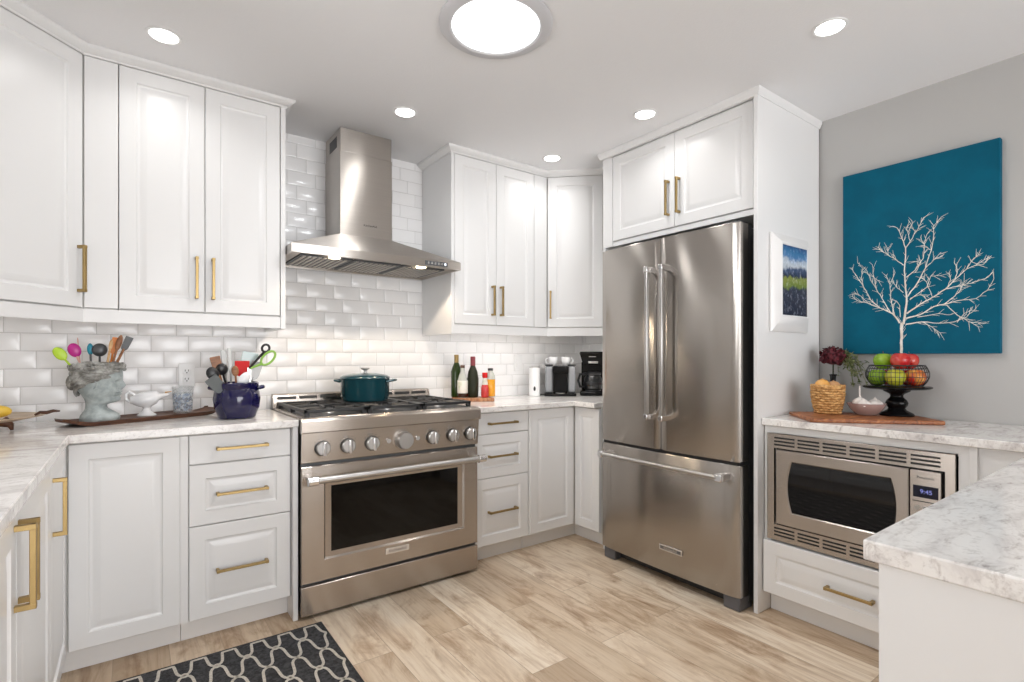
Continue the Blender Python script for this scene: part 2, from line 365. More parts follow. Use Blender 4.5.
# ------------------------------------------------------------------ cabinets (local frame: x = width, front faces -y, z up)
TD = .02
def door(parent, x0, x1, z0, z1, y=0., name='door', panel=True):
    w, h = x1 - x0, z1 - z0
    fr = min(.058, h * .24, w * .24)
    prof = [(0, 0), (0, -TD + .003), (.003, -TD)]
    if panel:
        prof += [(fr, -TD), (fr + .004, -TD + .006), (fr + .010, -TD + .0075), (fr + .013, -TD + .0075), (fr + .036, -TD + .001), (fr + .038, -TD + .0008)]
    rs = [[(x0 + o, y + TD + d, z0 + o), (x1 - o, y + TD + d, z0 + o), (x1 - o, y + TD + d, z1 - o), (x0 + o, y + TD + d, z1 - o)] for o, d in prof]
    return MB().rings(rs).build(name, 'cab', parent, angle=12)
def handle(parent, x, z, L=.2, vert=True, y=0., name='handle'):
    mb = MB(); s_ = .0055; pr = .034
    if vert:
        mb.box(x - s_, x + s_, y - pr, y - pr + .011, z - L / 2, z + L / 2)
        for e in (-1, 1): mb.box(x - s_ - .001, x + s_ + .001, y - pr - .0005, y + .001, z + e * (L / 2 - .006) - .006, z + e * (L / 2 - .006) + .006)
    else:
        mb.box(x - L / 2, x + L / 2, y - pr, y - pr + .011, z - s_, z + s_)
        for e in (-1, 1): mb.box(x + e * (L / 2 - .006) - .006, x + e * (L / 2 - .006) + .006, y - pr - .0005, y + .001, z - s_ - .001, z + s_ + .001)
    o = mb.build(name, 'brass', parent, bevel=.0012); return o
BTM, TOPZ = 1.39, 2.402     # wall cabinets
def lamp(parent, kind, watts, col, loc=(0, 0, 0), rot=(0, 0, 0), size=.1, spread=None):
    l = bpy.data.lights.new(parent.name + '_lamp', kind); l.energy = watts; l.color = col
    if kind == 'AREA':
        l.shape = 'DISK'; l.size = size
        if spread: l.spread = spread
    else: l.shadow_soft_size = size
    o = bpy.data.objects.new(parent.name + '_lamp', l); C.objects.link(o); o.parent = parent; o.location = loc; o.rotation_euler = rot; return o
def strip(t, x0, x1, y, k=1., z=BTM - .006):  # unseen fill strip, added to brighten the tiles below the cabinet
    B(x0, x1, y - .012, y + .012, z - .010, z).build('added_fill_strip', 'emit_led', t)
    o = lamp(t, 'AREA', k * UNDER_FILL_W * (x1 - x0) / .5, (1, .96, .91), ((x0 + x1) / 2, y, z - .013)); o.data.shape = 'RECTANGLE'; o.data.size = x1 - x0; o.data.size_y = .02
G = .0015
def wall_pair(loc, label, w0, w1, sidex, filler):
    t = thing('wall_cabinet', label, 'cabinet', loc)
    B(.0, w1 + (filler[1] - filler[0] if filler else 0), TD + .002, .384, BTM - .004, 2.436).build('carcass', 'cabin', t)
    for a, b_, hx in ((0, w0, w0 - .033), (w0, w1, w0 + .031)):
        d = door(t, a + G, b_ - G, BTM, TOPZ); handle(d, hx, 1.541, .186)
    strip(t, .10, w1 + (.06 if filler else -.02), .10, 1.0 if filler else .3)
    B(*sidex, .0, .384, 1.327, 2.436).build('side_panel', 'cab', t, bevel=.001)
    if filler: B(filler[0] + G, filler[1], 0.0005, .021, BTM, TOPZ).build('filler_panel', 'cab', t, bevel=.001)
    return t
wall_pair((-.045, 2.70, 0), 'white two-door wall cabinet left of the range hood, against the hood tiles', .310, .626, (.628, .650), None)
wall_pair((1.55, 2.70, 0), 'white two-door wall cabinet right of the range hood, above the bottles', .302, .606, (-.022, -.002), (.606, .714))
def corner_wall(loc, rz, label, L, handle_x, poly, filler=None):
    t = thing('corner_wall_cabinet', label, 'cabinet', loc, rz)
    inv = Matrix.Rotation(-rz, 2) 
    pts = [tuple(inv @ Vector((x - loc[0], y - loc[1]))) for x, y in poly]
    MB().prism(pts, BTM - .004, 2.436).build('carcass', 'cabin', t)
    d = door(t, .004, L - .004, BTM, TOPZ); handle(d, handle_x, 1.541, .186)
    strip(t, .03, L - .03, .10, 2.0 if rz < 0 else .3)
    return t
LD = .411
cl = corner_wall((-.156 - LD * .7071, 2.70 - LD * .7071, 0), RAD(45), 'white diagonal corner wall cabinet at the far left above the sculpture planter', LD, LD - .022,
            [(-.815, 3.083), (-.815, 2.43), (-.462, 2.43), (-.178, 2.722), (-.049, 2.722), (-.049, 3.083)])
inv = Matrix.Rotation(RAD(-45), 4, 'Z') @ Matrix.Translation((-(-.156 - LD * .7071), -(2.70 - LD * .7071), 0))
q = MB(); q.X = inv; q.box(-.155, -.0465, 2.7005, 2.721, BTM, TOPZ); q.build('filler_panel', 'cab', cl, bevel=.001)
RDL = .376
corner_wall((2.266, 2.70, 0), RAD(-45), 'white diagonal corner wall cabinet beside the refrigerator above the coffee machines', RDL, .026,
            [(2.268, 3.083), (2.268, 2.722), (2.29, 2.722), (2.556, 2.456), (2.556, 2.28), (2.955, 2.28), (2.955, 3.083)])
RAIL = [(-.024, 1.331), (-.002, 1.331), (-.002, 1.384), (-.024, 1.384)]
run('trim_4', [(-.45, 2.406), (-.156, 2.70), (.582, 2.70)], RAIL)
run('trim_5', [(1.549, 2.70), (2.266, 2.70), (2.532, 2.434), (2.532, 2.28)], RAIL)

# base cabinets
BZ0, BZ1 = .103, .866
def carcass(t, w, depth, x0=0., z1=.874): return B(x0, w, TD + .001, depth, .10, z1).build('carcass', 'cabin', t)
def kick(t, x0, x1, set_=.075): return B(x0, x1, set_, set_ + .016, .001, .099).build('toe_kick', 'cab', t)
def drawers(t, x0, x1, zs, hl=.2, flat_first=True):
    for i, (a, b_) in enumerate(zs):
        d = door(t, x0 + G, x1 - G, a, b_, name='drawer', panel=not (flat_first and i == 0))
        handle(d, (x0 + x1) / 2, (a + b_) / 2 - (.0 if i == 0 else -.0), hl, False)
ZS = [(.746, .866), (.491, .742), (.103, .487)]
t = thing('drawer_base_cabinet', 'white three-drawer base cabinet left of the range under the blue crock', 'cabinet', (.165, 2.50, 0))
carcass(t, .416, .58); kick(t, 0, .42)
B(-.0065, .0205, .002, .02, BZ0, BZ1).build('filler_strip', 'cab', t)
drawers(t, .022, .418, ZS)
B(.420, .440, -.035, .58, .001, .874).build('side_panel', 'cab', t, bevel=.001)
t = thing('drawer_base_cabinet', 'white three-drawer base cabinet right of the range under the bottles', 'cabinet', (1.556, 2.50, 0))
carcass(t, .394, .58); kick(t, 0, .394)
drawers(t, .0, .394, ZS)
# corner bases
t = thing('corner_base_cabinet', 'white corner base cabinet at the left with tall doors meeting at right angles', 'cabinet', (-.194, 2.50, 0))
MB().prism([(-.615, .58), (-.615, -.46), (-.0215, -.46), (-.0215, .0215), (.35, .0215), (.35, .58)], .10, .874).build('carcass', 'cabin', t)
door(t, .004, .352, BZ0, BZ1)
kb = B(-.04, .357, .075, .091, .001, .099).build('toe_kick', 'cab', t)
q = MB(); q.box(-.075, -.06, -.46, .07, .001, .099); q.build('toe_kick', 'cab', t)
def side_door(parent, y0, y1, x, sgn, z0=BZ0, z1=BZ1, hz=None, hy=None):
    # door on a run facing +x (sgn=1) or -x (sgn=-1), in the parent's unrotated frame
    holder = door(None, 0, y1 - y0, z0, z1)
    if sgn > 0: mtx = Matrix.Translation((x, y0, 0)) @ Matrix.Rotation(RAD(90), 4, 'Z')
    else: mtx = Matrix.Translation((x, y1, 0)) @ Matrix.Rotation(RAD(-90), 4, 'Z')
    holder.data.transform(mtx); holder.parent = parent
    if hz is not None:
        h = handle(None, (hy - y0) if sgn > 0 else (y1 - hy), hz, .176); h.data.transform(mtx); h.parent = holder
    return holder
side_door(t, -.465, -.006, 0.0, 1, hz=.733, hy=-.405)
t = thing('sink_base_cabinet', 'white two-door base cabinet nearest the viewer on the left with paired brass pulls', 'cabinet', (-.194, .94, 0))
B(-.60, -.0215, .0, 1.094, .10, .874).build('carcass', 'cabin', t); B(-.09, -.075, 0, 1.094, .001, .099).build('toe_kick', 'cab', t)
side_door(t, .002, .539, 0, 1, hz=.757, hy=.516); side_door(t, .541, 1.092, 0, 1, hz=.757, hy=.564)
t = thing('base_cabinet', 'white single-door base cabinet at the near end of the left run', 'cabinet', (-.194, .34, 0))
B(-.60, -.0215, .0, .598, .10, .874).build('carcass', 'cabin', t); B(-.09, -.075, 0, .598, .001, .099).build('toe_kick', 'cab', t)
side_door(t, .002, .596, 0, 1, hz=.74, hy=.04)
B(-.60, 0, -.02, 0, .0, .874).build('side_panel', 'cab', t)
t = thing('corner_base_cabinet', 'white corner base cabinet between the right-hand drawers and the refrigerator', 'cabinet', (2.33, 2.50, 0))
MB().prism([(-.374, .58), (-.374, .0215), (.0215, .0215), (.0215, -.222), (.62, -.222), (.62, .58)], .10, .874).build('carcass', 'cabin', t)
B(-.376, -.366, .001, .021, BZ0, BZ1).build('filler_strip', 'cab', t)
door(t, -.365, -.003, BZ0, BZ1)
side_door(t, -.222, -.004, 0, -1)
B(-.376, .075, .075, .091, .001, .099).build('toe_kick', 'cab', t)
B(.075, .091, -.222, .075, .001, .099).build('toe_kick', 'cab', t)
# cabinet around the refrigerator (front faces -x; local x runs toward -y)
t = thing('refrigerator_cabinet', 'white tall cabinet surrounding the refrigerator, two doors above it', 'cabinet', (2.36, 2.195, 0), RAD(-90))
B(-.075, .903, TD + .001, .59, 1.862, 2.434).build('carcass', 'cabin', t)
for a, b_, hx in ((0.002, .447, .412), (.449, .890, .481)):
    d = door(t, a, b_, 1.893, 2.404); handle(d, hx, 2.053, .19)
B(-.075, .0, -.002, .02, 1.862, 2.434).build('filler_panel', 'cab', t, bevel=.001)
B(.002, .903, .006, .02, 1.862, 1.889).build('rail', 'cab', t)
B(-.075, -.055, .0, .59, .001, 2.434).build('side_panel', 'cab', t)
B(.905, .925, -.025, .59, .001, 2.434).build('side_panel', 'cab', t, bevel=.001)
# microwave cabinet
t = thing('microwave_cabinet', 'white base cabinet holding the built-in microwave, one wide drawer below', 'cabinet', (2.39, 1.266, 0), RAD(-90))
mb = MB(); mb.box(0, .03, .0, .55, .10, .874); mb.box(.706, .735, .0, .55, .10, .874); mb.box(.03, .706, .0, .55, .10, .345); mb.box(.03, .706, .0, .55, .842, .874); mb.box(.03, .706, .5, .55, .345, .842)
mb.build('carcass', 'cab', t)
d = door(t, .003, .733, .103, .345, y=-.022, name='drawer'); handle(d, .366, .222, .178, False, y=-.022)
kick(t, 0, .91, .055)
# corner filler + peninsula base
t = thing('corner_base_cabinet', 'white corner base panel right of the microwave, under the stone worktop', 'cabinet', (2.39, .528, 0), RAD(-90))
B(0, .21, 0.004, .55, .10, .874).build('carcass', 'cab', t); B(.0, .022, -.012, .004, .10, .874).build('stile', 'cab', t, bevel=.001)
t = thing('peninsula_cabinet', 'white peninsula base with a plain end panel in the right foreground', 'cabinet', (.925, .0, 0))
B(.02, 1.99, -.30, .29, .10, .874).build('carcass', 'cabin', t); B(0, .02, -.32, .312, .0, .8745).build('end_panel', 'cab', t)
B(.02, 1.99, -.32, -.30, .0, .8745).build('back_panel', 'cab', t); B(.02, 1.5, .22, .235, .001, .099).build('toe_kick', 'cab', t)
for i in range(3):
    q = door(None, 0, .46, BZ0, BZ1); q.data.transform(Matrix.Translation((.49 + .465 * i, .3115, 0)) @ Matrix.Rotation(pi, 4, 'Z')); q.parent = t

# worktops
def worktop(poly, label, z0=.8755, z1=.907):
    o = MB().prism(poly, z0, z1).build('worktop', 'stone', None, bevel=.003); return tag(o, label, 'countertop')
worktop([(-.815, 3.082), (-.815, .30), (-.184, .30), (-.184, 2.455), (.607, 2.455), (.607, 3.082)], 'pale veined stone worktop wrapping the left corner under planter and crock')
worktop([(1.552, 3.082), (1.552, 2.455), (2.285, 2.455), (2.285, 2.275), (2.955, 2.275), (2.955, 3.082)], 'pale veined stone worktop in the far corner under bottles and coffee machines')
worktop([(2.957, 1.268), (2.957, -.52), (.916, -.52), (.916, .331), (2.362, .335), (2.362, 1.268)], 'pale veined stone worktop over the microwave running out along the foreground peninsula')

# ------------------------------------------------------------------ ceiling lights
dl = thing('recessed_downlight', 'small round recessed ceiling light above the left cabinets', 'ceiling light', (.10, 2.43, H), 0, 'recessed downlights')
MB().rings([[(r * cos(2 * pi * j / 32), r * sin(2 * pi * j / 32), z) for j in range(32)] for r, z in [(.048, -.001), (.060, -.001), (.060, -.004), (.056, -.006), (.050, -.005), (.048, -.003)]], close=True).build('trim_ring', 'whiteplastic', dl)
MB().lathe([(.0475, -.0035), (.0475, -.0015)], 32).build('lens', 'emit_cool', dl)
lamp(dl, 'AREA', DOWN_W, (1, .985, .96), (0, 0, -.008), size=.10, spread=RAD(140))
for (x, y), lb in zip([(1.125, 2.464), (2.13, 2.489), (2.131, 1.756), (2.135, .88)],
                      ['small round recessed ceiling light in front of the hood chimney', 'small round recessed ceiling light in front of the far corner cabinet',
                       'small round recessed ceiling light in front of the cabinet over the refrigerator', 'small round recessed ceiling light nearest the grey wall with the canvas']):
    dup(dl, (x, y, H), 0, lb)
for x, y in [(.10, .5), (2.1, -.6), (.6, -1.6), (2.1, -2.0)]:
    dup(dl, (x, y, H), 0, 'small round recessed ceiling light behind the viewer')
tt = thing('daylight_tunnel', 'large round daylight tunnel with bright white diffuser in the ceiling', 'skylight', (TX, TY, H))
MB().rings([[(r * cos(2 * pi * j / 64), r * sin(2 * pi * j / 64), z) for j in range(64)] for r, z in [(.166, -.001), (.212, -.001), (.213, -.006), (.206, -.012), (.172, -.016), (.166, -.012)]], close=True).build('trim_ring', 'lightring', tt)
MB().lathe([(.1655, -.002), (.1655, -.010), (.12, -.013), (.05, -.0145)], 64).build('diffuser', 'emit_tunnel', tt)
lamp(tt, 'AREA', TUNNEL_W, (.97, .985, 1), (0, 0, -.02), size=.33)

# ------------------------------------------------------------------ range hood
t = thing('range_hood', 'stainless steel chimney range hood on the tiled wall over the range', 'range hood', (1.07, YB - .007, 1.69))
Z0, ZL, ZC = 0, .042, .168     # canopy bottom, lip top, chimney base
hx, hd = .462, .485; cxh, cd0 = .150, .262; cx = -.012
def rect(x0, x1, y0, y1, z): return [(x0, y0, z), (x1, y0, z), (x1, y1, z), (x0, y1, z)]
mb = MB()
mb.rings([rect(-hx + .014, hx - .014, -hd + .014, -.014, .012), rect(-hx + .012, hx - .012, -hd + .012, -.012, 0), rect(-hx, hx, -hd, 0, 0), rect(-hx, hx, -hd, 0, ZL),
          rect(-hx + .004, hx - .004, -hd + .004, 0, ZL + .004), rect(cx - cxh, cx + cxh, -cd0, 0, ZC), rect(cx - cxh, cx + cxh, -cd0, 0, ZC + .004)])
mb.build('canopy', 'hsteel', t, angle=20)
B(cx - cxh, cx + cxh, -cd0, 0, ZC + .002, .622).build('chimney', 'hsteel', t, bevel=.003)
uc = B(cx - cxh + .003, cx + cxh - .003, -cd0 + .003, 0, .622, H - 1.69 - .0005).build('upper_chimney', 'hsteel', t, bevel=.003)
B(cx - cxh + .0015, cx - cxh + .006, -.20, -.075, .655, .715).build('vent', 'black', uc)
for i in range(3):
    x0 = -.40 + i * .27; ft = B(x0, x0 + .262, -.40, -.06, .004, .013).build('filter', 'darksteel', t)
    sl = MB()
    for k in range(9): sl.box(x0 + .016 + k * .026, x0 + .030 + k * .026, -.385, -.075, .0005, .006)
    sl.build('baffle', 'hsteel', ft)
for x in (-.245, .235):
    r = MB().lathe([(.028, -.002), (.028, .012)], 24, (x, -.435, 0)).build('lamp', 'emit_warm', t)
    lamp(t, 'SPOT', HOOD_W * 10, (1, .80, .58), (x, -.435, -.006), (RAD(-14), 0, 0), .03).data.spot_size = RAD(140)
pn = B(.235, .375, -hd - .002, -hd + .002, .010, .034).build('control_panel', 'darksteel', t)
for k in range(6): B(.250 + k * .021, .260 + k * .021, -hd - .004, -hd, .016, .028).build('button', 'emit_led' if k == 5 else 'chrome', pn)
text('KitchenAid', .017, (cx + .02, -cd0 - .0006, ZC + .065), (RAD(90), 0, 0), t)

# ------------------------------------------------------------------ range
t = thing('range', 'wide stainless steel gas range with seven knobs under the hood', 'stove', (1.08, 2.44, 0))
hw = .468
B(-hw + .004, hw - .004, .022, .62, .06, .905).build('body', 'darksteel', t)
B(-hw + .02, hw - .02, .05, .6, .0, .06).build('plinth', 'black', t)
kp = B(-hw, hw, .0, .03, .018, .150).build('kick_panel', 'steel', t, bevel=.004)
# oven door with recessed window
wx0, wx1, wz0, wz1 = -.331, .346, .287, .592
def R4(x0, x1, z0, z1, y): return [(x0, y, z0), (x1, y, z0), (x1, y, z1), (x0, y, z1)]
dx0, dx1, dz0, dz1 = -hw, hw, .162, .693
dr = MB().rings([R4(dx0, dx1, dz0, dz1, .045), R4(dx0, dx1, dz0, dz1, .004), R4(dx0 + .004, dx1 - .004, dz0 + .004, dz1 - .004, 0),
                 R4(wx0 - .036, wx1 + .036, wz0 - .03, wz1 + .03, 0), R4(wx0 - .028, wx1 + .028, wz0 - .022, wz1 + .022, .009),
                 R4(wx0, wx1, wz0, wz1, .012), R4(wx0 + .002, wx1 - .002, wz0 + .002, wz1 - .002, .016)], cap1=True).build('oven_door', 'steel', t, angle=15)
B(wx0 - .0, wx1 + .0, .0115, .0165, wz0, wz1).build('window', 'darkglass', dr)
hb = MB(); hz = .638
hb.tube([(-.43, -.058, hz), (.455, -.058, hz)], .0155, 20); hb.build('handle', 'satin', dr)
for sx in (-1, 1):
    x = -.432 if sx < 0 else .457; hb = MB()
    hb.tube([(x - .022, -.058, hz), (x + .022, -.058, hz)], .021, 20); hb.tube([(x, -.05, hz), (x, .004, hz)], .014, 14)
    hb.build('handle_bracket', 'chrome', dr, bevel=.002)
bd = B(-.07, .055, -.004, .002, .215, .243).build('badge', 'badge', dr, bevel=.001)
text('KitchenAid', .021, (-.0075, -.0045, .229), (RAD(90), 0, 0), dr)
# control panel
cp = MB().rings([[(-hw, y, z) for y, z in ((.06, .708), (.004, .708), (.0, .712), (-.012, .846), (-.012, .90), (.06, .90))],
                 [(hw, y, z) for y, z in ((.06, .708), (.004, .708), (.0, .712), (-.012, .846), (-.012, .90), (.06, .90))]]).build('control_panel', 'steel', t, angle=20)
bz = [(.06, .846), (-.020, .846), (-.026, .851), (-.026, .900), (-.018, .909), (-.010, .911), (.06, .911)]
MB().rings([[(-hw - .003, y, z) for y, z in bz], [(hw + .003, y, z) for y, z in bz]]).build('bullnose', 'steel', t, angle=25)
def knob(x, r, big=False):
    z = .773; y = -.0065
    kb = MB().tube([(x, y + .004, z), (x, y - .010, z)], r * 1.02, 32)
    o = kb.build('knob', 'black' if not big else 'satin', t, angle=30)
    if big:
        MB().tube([(x, y - .010, z), (x, y - .03, z), (x, y - .038, z)], [r, r * .96, r * .86], 40).build('knob_face', 'satin', o, angle=25)
    else:
        MB().tube([(x, y - .008, z), (x, y - .020, z), (x, y - .024, z)], [r * .96, r * .92, r * .8], 32).build('knob_face', 'satin', o, angle=25)
        B(x - .0085, x + .0085, y - .046, y - .015, z - r * .95, z + r * .93).build('knob_grip', 'chrome', o, bevel=.004, seg=3)
for x in (.704, .821, .939, 1.265, 1.385, 1.494): knob(x - 1.08, .034)
knob(1.102 - 1.08, .044, True)
for x in (1.022, 1.178): MB().tube([(x - 1.08, -.003, .776), (x - 1.08, -.016, .776)], .011, 16).build('button', 'chrome', t)
tx = MB()
for x in (.704, .821, .939, 1.265, 1.385, 1.494):
    for k in range(5):
        a = RAD(40 + k * 25); tx.box(x - 1.08 + .045 * cos(a) - .001, x - 1.08 + .045 * cos(a) + .001, -.0125, -.004, .773 + .045 * sin(a) - .001, .773 + .045 * sin(a) + .001)
tx.build('dial_marks', 'letter', t)
# cooktop
ct = B(-hw + .002, hw - .002, .0, .605, .900, .914).build('cooktop', 'steel', t, bevel=.003)
B(-hw + .03, hw - .03, .04, .56, .913, .916).build('burner_pan', 'darksteel', t, bevel=.003)
for i in range(3):
    x0 = -.445 + i * .2985; x1 = x0 + .293; y0, y1 = .035, .575; zt, zb = .946, .932; g = MB()
    for a, b_, c0, d0 in ((x0, x1, y0, y0 + .016), (x0, x1, y1 - .016, y1), (x0, x0 + .016, y0, y1), (x1 - .016, x1, y0, y1), (x0, x1, (y0 + y1) / 2 - .008, (y0 + y1) / 2 + .008)):
        g.box(a, b_, c0, d0, zb, zt)
    xm = (x0 + x1) / 2
    for yc in (y0 + .14, y1 - .14):
        for k in range(8):
            if k % 2 and True: pass
            a = k * pi / 4; ca, sa = cos(a), sin(a); L = .128 if k % 2 == 0 else .16
            rmax = min(abs((x1 - xm - .01) / ca) if abs(ca) > .01 else 9, abs(.135 / sa) if abs(sa) > .01 else 9)
            p0 = Vector((xm + ca * .038, yc + sa * .038, zt - .007)); p1 = Vector((xm + ca * rmax, yc + sa * rmax, zt - .007))
            g.tube([p0, p1], .0075, 4)
    for fx in (x0 + .012, x1 - .012):
        for fy in (y0 + .012, y1 - .012, (y0 + y1) / 2): g.box(fx - .011, fx + .011, fy - .011, fy + .011, .914, zb + .002)
    g.build('grate', 'black', t, bevel=.0015)
    for yc in (y0 + .14, y1 - .14):
        bb = MB().lathe([(.052, .915), (.052, .922), (.047, .926), (.030, .926)], 28, (xm, yc, 0)).build('burner', 'satin', t)
        MB().lathe([(.034, .926), (.034, .931), (.028, .934)], 24, (xm, yc, 0)).build('burner_cap', 'black', bb)
bgp = [(.575, .912), (.575, .955), (.585, .982), (.600, .988), (.628, .988), (.628, .912)]
bgd = MB().rings([[(-hw + .002, y, z) for y, z in bgp], [(hw - .002, y, z) for y, z in bgp]]).build('backguard', 'steel', t, angle=25)
sl = MB()
for k in range(8):
    x = -.445 + k * .1125; sl.rings([[(x, .5785, .9585), (x + .095, .5785, .9585), (x + .095, .5835, .9725), (x, .5835, .9725)], [(x, .5725, .9605), (x + .095, .5725, .9605), (x + .095, .5775, .9745), (x, .5775, .9745)]])
sl.build('vent_slots', 'black', bgd)

# ------------------------------------------------------------------ refrigerator (front faces -x; local x toward -y)
t = thing('refrigerator', 'stainless steel french-door refrigerator with bottom freezer drawer', 'refrigerator', (2.265, 2.190, 0), RAD(-90))
FW = .873
B(.004, FW - .004, .085, .66, .03, 1.80).build('body', 'darksteel', t)
def slab(x0, x1, z0, z1, bow, name, th=.072, lead=0):
    n = 20; rs = []
    def outline(z, ins=0.):
        p = []
        for i in range(n + 1):
            u = i / n; x = x0 + ins + (x1 - x0 - 2 * ins) * u
            gx = x / FW; edge = min(1, min(u, 1 - u) * (x1 - x0) / .012)
            y = -bow * (1 - (2 * gx - 1) ** 2) + .006 * (1 - math.sqrt(max(0, 1 - (1 - edge) ** 2))) + ins * .6
            p.append((x, y, z))
        p.append((x1 - ins, th, z)); p.append((x0 + ins, th, z)); return p
    rs = [outline(z0, .004), outline(z0 + .004), outline(z1 - .004), outline(z1, .004)]
    return MB().rings(rs).build(name, 'fsteel', t, angle=35)
BOW = .014
ld_ = slab(0, FW / 2 - .002, .700, 1.818, BOW, 'door'); rd_ = slab(FW / 2 + .002, FW, .700, 1.818, BOW, 'door'); fz = slab(0, FW, .068, .684, BOW, 'freezer_drawer')
B(.006, FW - .006, .01, .09, .684, .701).build('gasket', 'black', t)
for d, x in ((ld_, FW / 2 - .045), (rd_, FW / 2 + .050)):
    h = B(x - .010, x + .010, -.080, -.060, .862, 1.664).build('handle', 'satin', d, bevel=.004)
    for z in (.874, 1.652): B(x - .0125, x + .0125, -.084, -.006, z - .014, z + .014).build('handle_bracket', 'chrome', d, bevel=.003)
h = MB().tube([(.07, -.074, .630), (FW - .07, -.074, .630)], .0115, 18).build('handle', 'satin', fz)
for x in (.062, FW - .062): B(x - .018, x + .018, -.084, -.004, .612, .648).build('handle_bracket', 'chrome', fz, bevel=.004)
B(FW / 2 - .005, FW / 2 + .135, -BOW - .004, -BOW + .006, .178, .206).build('badge', 'badge', fz, bevel=.001)
B(FW / 2 + .002, FW / 2 + .128, -BOW - .0045, -BOW, .184, .200).build('badge_field', 'darksteel', fz)
text('KitchenAid', .018, (FW / 2 + .065, -BOW - .005, .192), (RAD(90), 0, 0), fz, 'badge')
for x in (.008, FW - .092): B(x, x + .084, .012, .12, .002, .064).build('foot', 'greyfoot', t, bevel=.006)
B(.09, FW - .09, .06, .09, .012, .064).build('base_grille', 'black', t)
for x in (.02, FW - .10): B(x, x + .08, .03, .14, 1.80, 1.832).build('hinge_cover', 'darksteel', t, bevel=.004)

# ------------------------------------------------------------------ microwave in trim kit (front faces -x)
t = thing('microwave', 'stainless steel built-in microwave with vented trim frame over the drawer', 'microwave', (2.388, 1.25, 0), RAD(-90))
MW, z0, z1 = .685, .352, .840
fr = MB()
def frame(mb, x0, x1, zz0, zz1, ix0, ix1, iz0, iz1, y0, y1):
    mb.rings([R4(x0, x1, zz0, zz1, y1), R4(x0, x1, zz0, zz1, y0 + .002), R4(x0 + .002, x1 - .002, zz0 + .002, zz1 - .002, y0), R4(ix0, ix1, iz0, iz1, y0), R4(ix0, ix1, iz0, iz1, y1)], close=True)
frame(fr, 0, MW, z0, z1, .033, MW - .030, .425, .774, -.010, .004)
tf = fr.build('trim_frame', 'steel', t, angle=25)
for zs in (.786, .374):
    sl = MB()
    for gI in range(6):
        for k in range(3):
            x = .034 + gI * .1035; sl.box(x, x + .090, -.0106, -.002, zs + k * .0155, zs + k * .0155 + .0075)
    sl.build('vent_slots', 'black', tf)
B(.034, MW - .031, .012, .40, .426, .773).build('housing', 'black', t)
# door with bowed window
DX0, DX1 = .046, .548; zz0, zz1 = .432, .768
def curved(x0, x1, a, b_, ins, y, n=10):
    L = []; 
    for i in range(n + 1):
        v = i / n; L.append((x1 - ins - .018 * (2 * v - 1) ** 2, y, a + ins + (b_ - a - 2 * ins) * v))
    for i in range(n + 1):
        v = 1 - i / n; L.append((x0 + ins + .018 * (2 * v - 1) ** 2, y, a + ins + (b_ - a - 2 * ins) * v))
    return L
def rectn(x0, x1, a, b_, y, n=10):
    return [(x1, y, a + (b_ - a) * i / n) for i in range(n + 1)] + [(x0, y, b_ - (b_ - a) * i / n) for i in range(n + 1)]
md = MB().rings([rectn(DX0, DX1, zz0, zz1, .012), rectn(DX0, DX1, zz0, zz1, -.018), rectn(DX0 + .003, DX1 - .003, zz0 + .003, zz1 - .003, -.021),
                 curved(DX0 + .048, DX1 - .038, .490, .724, 0, -.021), curved(DX0 + .048, DX1 - .038, .490, .724, .005, -.016)], cap1=True).build('door', 'steel', t, angle=20)
MB().rings([curved(DX0 + .048, DX1 - .038, .490, .724, .004, -.0150), curved(DX0 + .048, DX1 - .038, .490, .724, .005, -.0172)]).build('window', 'microglass', md)
pnl = B(.552, .646, -.020, .012, zz0, zz1).build('control_panel', 'steel', t, bevel=.002)
B(.562, .638, -.0208, -.018, .668, .712).build('display', 'display', pnl)
text('9:45', .022, (.602, -.0212, .690), (RAD(90), 0, 0), pnl, 'emit_blue', 'digits')
text('Panasonic', .0135, (.600, -.0204, .742), (RAD(90), 0, 0), pnl)
B(.560, .638, -.0206, -.018, .652, .655).build('divider', 'letter', pnl)
for r_ in range(4):
    for c_ in range(3): MB().tube([(.574 + c_ * .026, -.0195, .628 - r_ * .036), (.574 + c_ * .026, -.0225, .628 - r_ * .036)], .0085, 14).build('button', 'satin', pnl)

